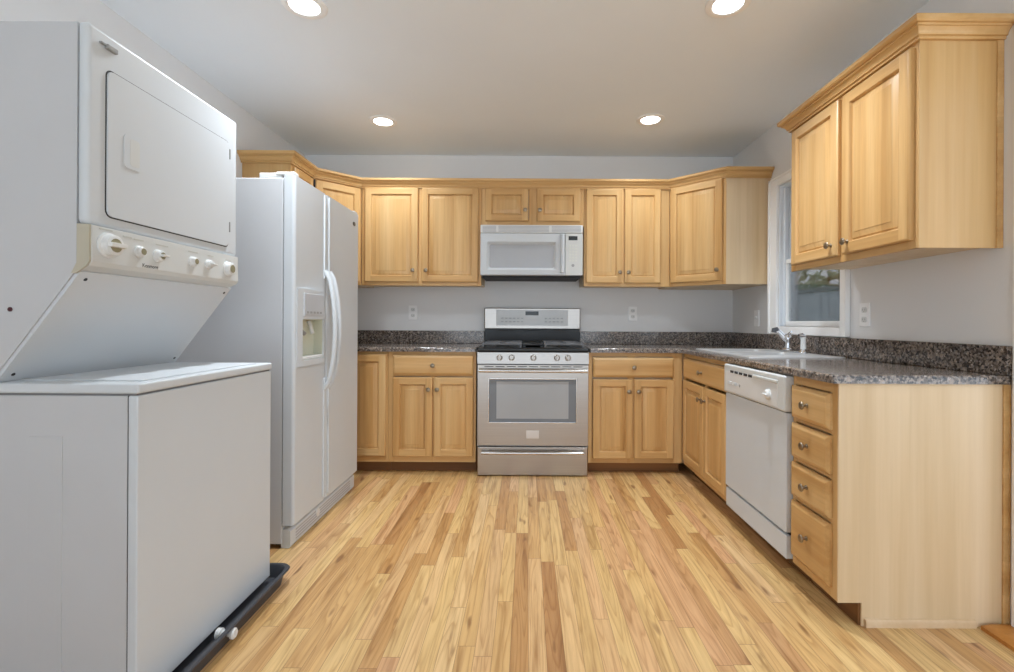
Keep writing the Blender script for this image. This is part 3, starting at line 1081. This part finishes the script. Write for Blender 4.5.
def grate(x0, x1, y0, y1):
    b = nb()
    z = 0.889
    for xx in (x0, x1):
        box(b, xx - .006, xx + .006, y0, y1, z, z + .014, 0.003)
    for yy in (y0, (y0 + y1) / 2, y1):
        box(b, x0, x1, yy - .006, yy + .006, z, z + .014, 0.003)
    xm = (x0 + x1) / 2
    for yc in ((y0 * 3 + y1) / 4, (y0 + y1 * 3) / 4):
        for a in range(4):
            dx, dy = math.cos(a * PI / 2 + PI / 4), math.sin(a * PI / 2 + PI / 4)
            tube(b, [(xm + dx * .03, yc + dy * .03, z + .008), (xm + dx * .105, yc + dy * .105, z + .008)], 0.006, 8)
        box(b, x0, xm - .035, yc - .005, yc + .005, z, z + .014, 0.002)
        box(b, xm + .035, x1, yc - .005, yc + .005, z, z + .014, 0.002)
    for xx in (x0, x1):
        for yy in (y0, y1):
            box(b, xx - .008, xx + .008, yy - .008, yy + .008, 0.8745, z + .01, 0.002)
    return b


for (a, c) in ((-0.345, -0.085), (0.085, 0.345)):
    obj('grate', grate(a, c, 0.055, 0.555), IRON, rg_)
    for yc in (0.18, 0.43):
        lt = lathe(nb(), [(0.05, 0.8745), (0.048, 0.881), (0.036, 0.884), (0.036, 0.890), (0.03, 0.893), (0, 0.893)], ((a + c) / 2, yc, 0), (0, 0, 1), 24)
        obj('burner', lt, BLACK, rg_)
b = box(nb(), -0.075, 0.075, 0.055, 0.555, 0.887, 0.901, 0.004)
for yy in (0.12, 0.24, 0.36, 0.48):
    box(b, -0.062, 0.062, yy, yy + 0.03, 0.901, 0.903, 0.001)
for xx in (-.06, .06):
    for yy in (0.07, .54):
        box(b, xx - .008, xx + .008, yy - .008, yy + .008, 0.8745, 0.889)
obj('griddle', b, BLACK, rg_)

# ------------------------------------------------------------------ microwave
MW, MY = 0.754, 3.536
mw = thing('microwave_oven', 'white over-the-range microwave hung below the short cabinet', 'microwave', (0.031, MY, 1.392))
h = MW / 2
H = 0.374
obj('microwave_body', box(nb(), -h, h, 0.03, 0.383, 0.004, H, 0.004), APPL, mw)
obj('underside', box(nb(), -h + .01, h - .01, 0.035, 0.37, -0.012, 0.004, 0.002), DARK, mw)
b = nb()
box(b, -h, h, 0.0, 0.031, 0.314, H, 0.006, 3)
vg = obj('vent_grille', b, PLAST, mw)
b = nb()
for (a, c) in ((-0.362, -0.262), (-0.245, 0.128), (0.148, 0.362)):
    for k in range(5):
        z = 0.322 + k * 0.0095
        box(b, a, c, -0.0012, 0.004, z, z + 0.005, 0.0008)
obj('louvre', b, GREYP, vg)
dx1 = 0.248
d = nb()
pts_o = (-h, dx1 - .002, 0.002, 0.312)
steps = [(0.0, 0.031), (0.0, 0.006), (0.006, 0.0), (0.045, -0.004), (0.060, 0.010), (0.063, 0.014)]
rings = []
for ins, yy in steps:
    r = 0.004 + ins * 0.15
    i2 = ins * (1.05)
    rings.append([d.verts.new((p[0], yy, p[1])) for p in rrect(pts_o[0] + i2, pts_o[1] - i2 * 0.9 - (0.02 if ins > 0.02 else 0), pts_o[2] + i2 * .85, pts_o[3] - i2 * 1.0 - (0.016 if ins > .02 else 0), r, 3)])
for r0, r1 in zip(rings, rings[1:]):
    n = len(r0)
    for k in range(n):
        d.faces.new((r0[k], r0[(k + 1) % n], r1[(k + 1) % n], r1[k]))
f = d.faces.new(rings[-1])
f.material_index = 1
d.faces.new(rings[0][::-1])
bmesh.ops.recalc_face_normals(d, faces=d.faces[:])
md = obj('door', d, [APPL, MWGL], mw)
obj('handle', prism(nb(), [(0.208, 0.0), (0.214, -0.02), (0.226, -0.026), (0.238, -0.02), (0.243, 0.0)], 'z', 0.022, 0.302, 0.002), APPL, md)
cpn = obj('control_panel', box(nb(), dx1, h, 0.0, 0.031, 0.002, 0.312, 0.005, 3), CREAM, mw)
obj('display', box(nb(), 0.272, 0.338, -0.0012, 0.003, 0.262, 0.292, 0.001), LED, cpn)
b = nb()
for r in range(6):
    for c in range(3):
        box(b, 0.276 + c * .022, 0.292 + c * .022, -0.0008, 0.002, 0.105 + r * .022, 0.119 + r * .022, 0.0006)
obj('keypad', b, plain('keypad print', (212, 214, 208), 0.5), cpn)
lathe_b = lathe(nb(), [(0.011, 0), (0.011, 0.001), (0, 0.001)], (0.305, 0.0, 0.076), (0, -1, 0), 20)
obj('emblem', lathe_b, GREYL, cpn)

# ------------------------------------------------------------------ dishwasher (faces -X)
DWY = 2.556
dw = thing('dishwasher', 'white built-in dishwasher between the sink base and the drawers', 'dishwasher', (BX - 0.001, DWY, 0), RZ)
W = 0.602
obj('dishwasher_body', box(nb(), 0.006, W - .004, 0.02, 0.58, 0.09, 0.655, 0.003), APPLSIDE, dw)
obj('door_gap_strip', box(nb(), 0.010, W - .008, -0.004, 0.02, 0.183, 0.198), DARK, dw)  # dark strip painted as the shade in the gap above the kick panel
obj('door', prism(nb(), rrect(0.004, W - 0.002, 0.196, 0.684, 0.004, 2), 'y', -0.022, 0.019, 0.0), APPL, dw)
cpn = obj('control_panel', box(nb(), 0.002, W, -0.034, 0.03, 0.688, 0.836, 0.009, 3), CREAM, dw)
obj('panel_face', box(nb(), 0.03, W - .05, -0.0352, -0.033, 0.700, 0.800, 0.001), PLAST, cpn)
b = nb()
for k in range(5):
    box(b, 0.085 + k * .05, 0.122 + k * .05, -0.0362, -0.03, 0.796, 0.808, 0.001)
obj('vent_slot', b, DARK, cpn)
obj('latch_handle', box(nb(), 0.335, W - .05, -0.040, -0.03, 0.798, 0.812, 0.003), CREAM, cpn)
kb = lathe(nb(), [(0.024, 0), (0.024, 0.003), (0.020, 0.005), (0.019, 0.014), (0.016, 0.016), (0, 0.016)], (0.475, -0.035, 0.742), (0, -1, 0), 24)
box(kb, 0.455, 0.495, -0.058, -0.048, 0.738, 0.746, 0.003)
obj('knob', kb, PLAST, cpn)
for k in range(4):
    obj('push_button', box(nb(), 0.055 + k * .03, 0.078 + k * .03, -0.037, -0.034, 0.735, 0.750, 0.001), APPL, cpn)
b = nb()
box(b, 0.19, 0.2, -0.0366, -0.034, 0.735, 0.748)
obj('indicator', b, GREYL, cpn)
obj('kick_panel', box(nb(), 0.006, W - .004, -0.021, 0.02, 0.088, 0.183, 0.003), APPL, dw)
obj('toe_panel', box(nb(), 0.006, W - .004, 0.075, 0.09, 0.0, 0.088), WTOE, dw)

# ------------------------------------------------------------------ refrigerator (faces +X)
RY0, RY1, RH = 2.205, 3.040, 1.720
rf = thing('refrigerator', 'tall white side-by-side refrigerator with dispenser, left of the cabinets', 'refrigerator', (-1.45, (RY0 + RY1) / 2, 0))
ox, oy = -1.45, (RY0 + RY1) / 2


def rb(bm, x0, x1, y0, y1, z0, z1, bev=0.0, seg=3, mat=0):
    return box(bm, x0 - ox, x1 - ox, y0 - oy, y1 - oy, z0, z1, bev, seg, mat)


obj('cabinet_body', rb(nb(), -1.80, -1.124, RY0 + .002, RY1 - .002, 0.02, RH - .012, 0.006), APPLSIDE, rf)
obj('door_gap_strip', rb(nb(), -1.124, -1.1185, RY0 + .008, RY1 - .008, 0.115, RH - .012), plain('grey gasket', (120, 122, 126), 0.7), rf)
SP = 2.552
DXF = -1.068


def fridge_door(y0, y1):
    b = nb()
    z0, z1, r = 0.108, RH, 0.016
    # rounded vertical edges: footprint polygon extruded along z
    pts = [(-1.1185, y0), (DXF - r, y0)]
    for k in range(1, 6):
        a = math.radians(90 * k / 5)
        pts.append((DXF - r + r * math.sin(a), y0 + r - r * math.cos(a)))
    for k in range(0, 5):
        a = math.radians(90 * k / 5)
        pts.append((DXF - r + r * math.cos(a), y1 - r + r * math.sin(a)))
    pts += [(DXF - r, y1), (-1.1185, y1)]
    pts = [(p[0] - ox, p[1] - oy) for p in pts]
    return prism(b, pts, 'z', z0, z1)


# freezer door with recess for the dispenser
RC0, RC1, RZ0, RZ1 = 2.268, 2.505, 0.862, 1.058
y0, y1 = RY0, SP - 0.003
b = nb()
r = 0.016


def vdoor(bm, y0, y1, z0, z1, rl, rr):
    pts = [(-1.1185, y0)]
    if rl:
        pts.append((DXF - r, y0))
        for k in range(1, 6):
            a = math.radians(18 * k)
            pts.append((DXF - r + r * math.sin(a), y0 + r - r * math.cos(a)))
    else:
        pts.append((DXF, y0))
    if rr:
        for k in range(0, 6):
            a = math.radians(18 * k)
            pts.append((DXF - r + r * math.cos(a), y1 - r + r * math.sin(a)))
    else:
        pts.append((DXF, y1))
    pts.append((-1.1185, y1))
    return prism(bm, [(p[0] - ox, p[1] - oy) for p in pts], 'z', z0, z1)


vdoor(b, y0, RC0, 0.108, RH, True, False)
vdoor(b, RC1, y1, 0.108, RH, False, True)
rb(b, -1.1185, DXF, RC0, RC1, 0.108, RZ0)
rb(b, -1.1185, DXF, RC0, RC1, RZ1, RH)
bmesh.ops.remove_doubles(b, verts=b.verts[:], dist=1e-5)
fd = obj('freezer_door', b, APPL, rf)
rd = obj('fridge_door', fridge_door(SP + 0.003, RY1), APPL, rf)
obj('door_gap', rb(nb(), -1.1185, -1.078, SP - 0.003, SP + 0.003, 0.115, RH - .01), DARK, rf)
# dispenser surround: bowed frame
b = nb()


def bow(y):
    t = (y - 2.222) / (2.535 - 2.222)
    return 0.004 + 0.010 * math.sin(PI * max(0, min(1, t)))


def bowpanel(bm, y0, y1, z0, z1, n=8, back=0.002):
    pts = []
    for k in range(n + 1):
        y = y0 + (y1 - y0) * k / n
        pts.append((DXF + bow(y) - ox, y - oy))
    pts = [(DXF - back - ox, y0 - oy)] + pts + [(DXF - back - ox, y1 - oy)]
    return prism(bm, pts, 'z', z0, z1)


bowpanel(b, 2.224, 2.518, 0.834, RZ0)
bowpanel(b, 2.224, 2.518, RZ1, 1.203)
bowpanel(b, 2.224, RC0, RZ0, RZ1)
bowpanel(b, RC1, 2.518, RZ0, RZ1)
dsp = obj('dispenser_frame', b, APPL, fd)
b = nb()
rb(b, -1.117, -1.112, RC0, RC1, RZ0, RZ1)
rb(b, -1.112, DXF, RC0, RC0 + .003, RZ0, RZ1)
rb(b, -1.112, DXF, RC1 - .003, RC1, RZ0, RZ1)
rb(b, -1.112, DXF, RC0, RC1, RZ0, RZ0 + .003)
rb(b, -1.112, DXF, RC0, RC1, RZ1 - .003, RZ1)
obj('dispenser_recess', b, plain('pale green recess', (204, 206, 188), 0.5), dsp)
obj('drip_tray', rb(nb(), -1.108, DXF + .006, RC0 + .006, RC1 - .006, RZ0 + .003, RZ0 + .016, 0.003), PLAST, dsp)
obj('dispenser_paddle', tube(nb(), [(-1.105 - ox, 2.30 - oy, 1.05), (-1.09 - ox, 2.32 - oy, 1.0), (-1.085 - ox, 2.345 - oy, 0.985)], [(.01, .006)] * 3, 10), GREYL, dsp)
obj('dispenser_paddle', tube(nb(), [(-1.105 - ox, 2.43 - oy, 1.05), (-1.09 - ox, 2.43 - oy, 1.0), (-1.085 - ox, 2.43 - oy, 0.985)], [(.01, .006)] * 3, 10), CREAM, dsp)
bx_ = DXF + 0.013
obj('control_strip', rb(nb(), bx_ - .006, bx_ + .0022, 2.276, 2.492, 1.074, 1.182, 0.002), plain('pale grey control strip', (190, 193, 198), 0.45), dsp)
for k in range(5):
    obj('button', rb(nb(), bx_ + .0015, bx_ + .0032, 2.295 + k * .036, 2.318 + k * .036, 1.086, 1.096, 0.0006), GREYL, dsp)


# full-height trim strips with bowed handles
def handle(y, par):
    b = nb()
    rb(b, DXF - .002, DXF + .008, y - .010, y + .010, 1.27, RH - .01, 0.004)
    rb(b, DXF - .002, DXF + .008, y - .010, y + .010, 0.125, 0.75, 0.004)
    pts, rad = [], []
    n = 18
    for k in range(n + 1):
        t = k / n
        z = 0.695 + (1.312 - 0.695) * t
        e = math.sin(PI * t) ** 0.55
        pts.append((DXF + .006 + 0.052 * e - ox, y - oy, z))
        rad.append((0.0125, 0.0105))
    tube(b, pts, rad, 12)
    return obj('handle', b, APPL, par)


handle(SP - 0.026, fd)
handle(SP + 0.030, rd)
em = lathe(nb(), [(1.0, 0), (1.0, 0.002), (0.8, 0.003), (0, 0.003)], (0, 0, 0), (1, 0, 0), 20)
for v in em.verts:
    v.co.y *= 0.022
    v.co.z *= 0.013
obj('emblem', em, plain('dark oval emblem', (70, 78, 84), 0.3, metal=.5), rd, (DXF - ox, 2.955 - oy, 1.648), label='small dark oval emblem')
b = nb()
prism(b, [(-1.13 - ox, 0.0), (-1.092 - ox, 0.0), (-1.086 - ox, 0.01), (-1.086 - ox, 0.078), (-1.10 - ox, 0.088), (-1.13 - ox, 0.088)], 'y', RY0 + .008 - oy, RY1 - .012 - oy, 0.002)
kg = obj('kick_grille', b, APPL, rf)
b = nb()
for k in range(4):
    rb(b, -1.088, -1.0852, RY0 + .06, RY1 - .08, 0.020 + k * .014, 0.027 + k * .014, 0.0008)
obj('grille_slot', b, GREYP, kg)
obj('filter_cap', lathe(nb(), [(0.020, 0), (0.020, 0.004), (0.016, 0.006), (0, 0.006)], (-1.086 - ox, 2.50 - oy, 0.055), (1, 0, 0), 20), PLAST, kg)
b = rb(nb(), -1.16, -1.075, RY0 + .006, RY0 + .05, RH + .0003, RH + .018, 0.006)
rb(b, -1.24, -1.13, RY0 + .01, RY0 + .07, RH - .012, RH + .014, 0.005)
obj('hinge_cover', b, PLAST, rf)
obj('hinge_cover', rb(nb(), -1.22, -1.075, RY1 - .06, RY1 - .006, RH - .0117, RH + .016, 0.005), PLAST, rf)
for yy in (RY0 + .06, RY1 - .06):
    for xx in (-1.16, -1.74):
        obj('foot', lathe(nb(), [(0.02, 0), (0.02, 0.021)], (xx - ox, yy - oy, 0), (0, 0, 1), 12), DARK, rf)

# ------------------------------------------------------------------ stacked laundry centre (faces +X)
LY0, LY1 = 1.254, 1.908
ld = thing('laundry_center', 'white stacked washer and dryer unit standing in a black drain pan', 'washer and dryer', (-1.40, (LY0 + LY1) / 2, 0.012))
ox, oy, oz_ = -1.40, (LY0 + LY1) / 2, 0.012


def lb(bm, x0, x1, y0, y1, z0, z1, bev=0.0, seg=3, mat=0):
    return box(bm, x0 - ox, x1 - ox, y0 - oy, y1 - oy, z0 - oz_, z1 - oz_, bev, seg, mat)


def lpr(bm, pts, y0, y1, bev=0.0):
    return prism(bm, [(p[0] - ox, p[1] - oz_) for p in pts], 'y', y0 - oy, y1 - oy, bev)


WX = -1.016
b = lb(nb(), -1.775, WX - .028, LY0 + .001, LY1 - .001, 0.045, 0.851, 0.003)
wc = obj('washer_cabinet', b, APPLSIDE, ld)
b = lb(nb(), -1.300, -1.212, LY0 - .0012, LY0 + .004, 0.07, 0.745, 0.0015)
obj('side_emboss', b, APPLSIDE, wc)
obj('panel_seam', lb(nb(), WX - .028, WX - .0255, LY0 + .003, LY1 - .003, 0.047, 0.851), DARK, wc)
obj('front_panel', lb(nb(), WX - .0255, WX, LY0, LY1, 0.036, 0.851, 0.004, 3), APPL, ld, label='white washer front panel')
obj('lid_gap', lb(nb(), -1.77, WX - .006, LY0 + .004, LY1 - .004, 0.851, 0.8565), plain('seam shadow grey', (118, 118, 120), 0.7), ld)
b = lb(nb(), -1.775, WX + .003, LY0 - .002, LY1 + .002, 0.8565, 0.883, 0.006, 3)
tp = obj('washer_top', b, APPL, ld)
b = lb(nb(), -1.375, WX - .03, LY0 + .05, LY1 - .05, 0.8828, 0.887, 0.002)
obj('washer_lid', b, APPL, tp)
# dryer side / cabinet with slanted lower front
prof = [(-1.775, 0.8835), (-1.405, 0.8835), (-1.180, 1.182), (-1.180, 1.830), (-1.775, 1.830)]
dc_ = obj('dryer_cabinet', lpr(nb(), prof, LY0 + .002, LY1 - .002), APPLSIDE, ld)
b = lb(nb(), -1.1795, -1.150, LY0, LY1 - .008, 1.302, 1.833, 0.012, 4)
fp = obj('dryer_front', b, APPL, ld)
# slanted shroud plate lying on the slope
dz = Vector((0.225, 0.2985)).normalized()
nn = Vector((dz.y, -dz.x))
p0 = Vector((-1.405, 0.8845))
p1 = Vector((-1.180, 1.183))
b = lpr(nb(), [tuple(p0 + nn * .0005 - dz * 0.0), tuple(p0 + nn * .010 + dz * 0.006), tuple(p1 + nn * .010), tuple(p1 + nn * .0005)], LY0 + .006, LY1 - .006, 0.001)
sh = obj('slanted_shroud', b, APPL, ld)
b = nb()
for yy in (LY0 + .035, LY1 - .03):
    for t in (0.03, 0.35):
        c = p0 + nn * .010 + dz * t
        lathe(b, [(0.005, 0), (0.004, 0.002), (0, 0.002)], (c.x - ox, yy - oy, c.y - oz_), (nn.x, 0, nn.y), 10)
obj('screw', b, DARK, sh)
# control panel of the dryer
b = lpr(nb(), [(-1.205, 1.188), (-1.178, 1.178), (-1.148, 1.192), (-1.140, 1.204), (-1.142, 1.300), (-1.205, 1.3015)], LY0 + .004, LY1 - .014, 0.002)
cp = obj('control_panel', b, CREAM, ld)
obj('end_cap', lpr(nb(), [(-1.190, 1.172), (-1.178, 1.172), (-1.150, 1.192), (-1.143, 1.204), (-1.144, 1.300), (-1.176, 1.3015), (-1.176, 1.200)], LY0 - .002, LY0 + .0038), BEIGE, cp)
PX = -1.1405


def knob_l(y, z, r, hgt, pointer, face=True):
    b = lathe(nb(), [(r * 1.15, -0.004), (r * 1.15, 0.004), (r, 0.006), (r * .93, hgt), (r * .8, hgt + .002), (0, hgt + .002)], (0, 0, 0), (1, 0, 0), 24)
    if pointer:
        box(b, hgt, hgt + 0.014, -r * .85, r * .85, -r * .2, r * .2, 0.002)
    k = obj('knob', b, PLAST, cp, (PX - ox, y - oy, z - oz_))
    if face:
        f_ = lathe(nb(), [(r * .62, hgt + .002), (r * .62, hgt + .003), (0, hgt + .003)], (0, 0, 0), (1, 0, 0), 20)
        obj('knob_face', f_, OLIVE, k)
    return k


knob_l(1.306, 1.252, 0.030, 0.020, True)
knob_l(1.408, 1.250, 0.015, 0.014, False)
knob_l(1.480, 1.248, 0.017, 0.016, True)
knob_l(1.634, 1.250, 0.0145, 0.014, False)
knob_l(1.715, 1.250, 0.0145, 0.014, True, False)
knob_l(1.826, 1.246, 0.024, 0.018, False)
b = nb()
for (yy, zz, ww) in ((1.30, 1.292, .04), (1.37, 1.285, .03), (1.41, 1.283, .035), (1.50, 1.281, .05), (1.64, 1.281, .045), (1.73, 1.28, .03), (1.29, 1.212, .03), (1.37, 1.213, .03), (1.83, 1.278, .03)):
    box(b, -0.0002, 0.0008, yy - oy - ww / 2, yy - oy + ww / 2, zz - oz_, zz - oz_ + 0.0035)
obj('dial_print', b, plain('faint print', (190, 191, 184), 0.6), cp, (PX - .0012 - ox, 0, 0))
lettering('brand_lettering', 'Kenmore', 0.016, DARK, cp, (PX + .0004 - ox, 1.452 - oy, 1.212 - oz_), (PI / 2, 0, PI / 2))
# dryer door
b = lpr(nb(), [], 0, 0) if False else nb()
dpts = rrect(1.3055 - oy, 1.8455 - oy, 1.330 - oz_, 1.736 - oz_, 0.02, 5)
prism(b, dpts, 'x', -1.152 - ox, -1.1492 - ox)
obj('door_gap_strip', b, DARK, fp)  # dark border stands in for the shaded groove round the door
dpts = rrect(1.309 - oy, 1.842 - oy, 1.3335 - oz_, 1.7325 - oz_, 0.018, 5)
dd = obj('dryer_door', prism(nb(), dpts, 'x', -1.1515 - ox, -1.1455 - ox, 0.002), APPL, ld)
b = nb()
hp = rrect(1.360 - oy, 1.422 - oy, 1.484 - oz_, 1.581 - oz_, 0.012, 4)
prism(b, hp, 'x', -1.1456 - ox, -1.1435 - ox, 0.0008)
hd = obj('door_pull', b, APPL, dd)
obj('pull_recess', prism(nb(), rrect(1.380 - oy, 1.414 - oy, 1.494 - oz_, 1.572 - oz_, 0.008, 3), 'x', -1.1436 - ox, -1.1431 - ox), CREAM, hd)
for zz in (1.42, 1.70):
    b = lb(nb(), -1.150, -1.1435, 1.8425, 1.8485, zz - .03, zz + .008, 0.001)
    obj('hinge', b, GREYL, dd)
b = lb(nb(), -1.151, -1.140, 1.302, 1.336, 1.786, 1.800, 0.003)
lb(b, -1.151, -1.142, 1.285, 1.302, 1.792, 1.797, 0.001)
obj('latch_clip', b, [GREYL], fp, label='small worn latch clip')
obj('side_plug', lathe(nb(), [(0.006, 0), (0.006, 0.002), (0.003, 0.003), (0, 0.003)], (-1.352 - ox, LY0 + .002 - oy, 1.076 - oz_), (0, -1, 0), 14), REDBTN, dc_)
b = nb()
for xx in (-1.72, -1.06):
    for yy in (LY0 + .05, LY1 - .03):
        lathe(b, [(0.018, 0.0003), (0.018, 0.012), (0.009, 0.014), (0.009, 0.034)], (xx - ox, yy - oy, 0), (0, 0, 1), 14)
obj('levelling_foot', b, GREYP, ld)

# drain pan
pn = thing('drain_pan', 'black plastic drain pan on the floor under the laundry unit', 'drain pan', (-1.39, 1.575, 0))
ox, oy = -1.39, 1.575
b = nb()
rings = []
for ins, z in ((0.032, 0.0), (0.024, 0.004), (0.014, 0.050), (0.002, 0.054), (0.0, 0.058), (0.003, 0.062), (0.014, 0.062), (0.019, 0.056), (0.029, 0.016), (0.036, 0.011)):
    rings.append([b.verts.new((p[0], p[1], z)) for p in rrect(-1.805 - ox + ins, -0.944 - ox - ins, 1.195 - oy + ins, 1.962 - oy - ins, 0.05, 6)])
for r0, r1 in zip(rings, rings[1:]):
    n = len(r0)
    for k in range(n):
        b.faces.new((r0[k], r0[(k + 1) % n], r1[(k + 1) % n], r1[k]))
b.faces.new(rings[0][::-1])
b.faces.new(rings[-1])
bmesh.ops.recalc_face_normals(b, faces=b.faces[:])
obj('tray', b, RUBBER, pn)
b = lathe(nb(), [(0.016, -0.045), (0.016, -0.03), (0.010, -0.028), (0.010, 0.0), (0.016, 0.002), (0.017, 0.01), (0.013, 0.014), (0, 0.014)], (-0.953 - ox, 1.555 - oy, 0.036), (1, 0, 0), 20)
obj('drain_fitting', b, PLAST, pn, label='white drain fitting')

# ------------------------------------------------------------------ outlets and switch
def plate(label, cat, loc, rz, switch=False):
    t = thing('light_switch' if switch else 'wall_outlet', label, cat, loc, rz, None if switch else 'wall outlets above the counters')
    pl = obj('cover_plate', box(nb(), -0.036, 0.036, -0.006, -0.0003, -0.058, 0.058, 0.003, 3), OUTLET, t)
    if switch:
        obj('toggle', prism(nb(), [(-0.010, -0.006), (-0.010, 0.008), (-0.016, 0.010), (-0.0055, -0.008)], 'x', -0.006, 0.006), PLAST, t) if False else \
            obj('toggle', box(nb(), -0.006, 0.006, -0.016, -0.005, -0.004, 0.014, 0.002), PLAST, t)
    else:
        for zz in (-0.024, 0.024):
            s = obj('socket', prism(nb(), rrect(-0.017, 0.017, zz - .014, zz + .014, 0.009, 4), 'y', -0.0085, -0.005), PLAST, t)
            b = nb()
            box(b, -0.0085, -0.0055, -0.0089, -0.008, zz - .004, zz + .006)
            box(b, 0.0055, 0.0085, -0.0089, -0.008, zz - .004, zz + .006)
            lathe(b, [(0.0025, 0), (0.0025, 0.001)], (0, -0.008, zz - .009), (0, -1, 0), 10)
            obj('slot', b, GREYL, s)
    return t


plate('white wall outlet on the back wall left of the range', 'outlet', (-0.931, YB, 1.122), 0)
plate('white wall outlet on the back wall right of the range', 'outlet', (0.862, YB, 1.122), 0)
plate('white wall outlet on the right wall below the large wall cabinet', 'outlet', (XR, 2.38, 1.095), RZ)
plate('white switch plate on the right wall between corner cabinet and window', 'switch', (XR, 3.50, 1.085), RZ, True)


# ------------------------------------------------------------------ recessed ceiling lights
def downlight(label, x, y, watts):
    t = thing('recessed_light', label, 'ceiling light', (x, y, ZC), 0, 'recessed ceiling lights')
    obj('trim_ring', lathe(nb(), [(0.060, -0.0003), (0.092, -0.0003), (0.092, -0.004), (0.088, -0.007), (0.070, -0.009), (0.062, -0.006), (0.060, -0.0003)], (0, 0, 0), (0, 0, 1), 36), TRIM, t)
    obj('lamp_diffuser', lathe(nb(), [(0.0615, -0.0005), (0.0615, -0.004), (0.04, -0.007), (0, -0.008)], (0, 0, 0), (0, 0, 1), 32), DIFF, t)
    ld_ = bpy.data.lights.new('lamp', 'AREA')
    ld_.shape = 'DISK'
    ld_.size = 0.12
    ld_.energy = watts
    ld_.color = (0.90, 0.98, 1.06)
    ld_.spread = math.radians(125)
    lo = bpy.data.objects.new('lamp', ld_)
    COL.objects.link(lo)
    lo.parent = t
    lo.location = (0, 0, -0.012)
    return t


downlight('recessed ceiling light above the refrigerator aisle, nearest the dryer', -0.962, 2.06, LAMP_FRONT)
downlight('recessed ceiling light nearest the large right wall cabinet', 0.845, 2.035, LAMP_FRONT)
downlight('recessed ceiling light at the back, in front of the wide left wall cabinet', -0.982, 3.25, LAMP_BACK)
downlight('recessed ceiling light at the back, in front of the corner cabinet by the window', 0.815, 3.20, LAMP_BACK)
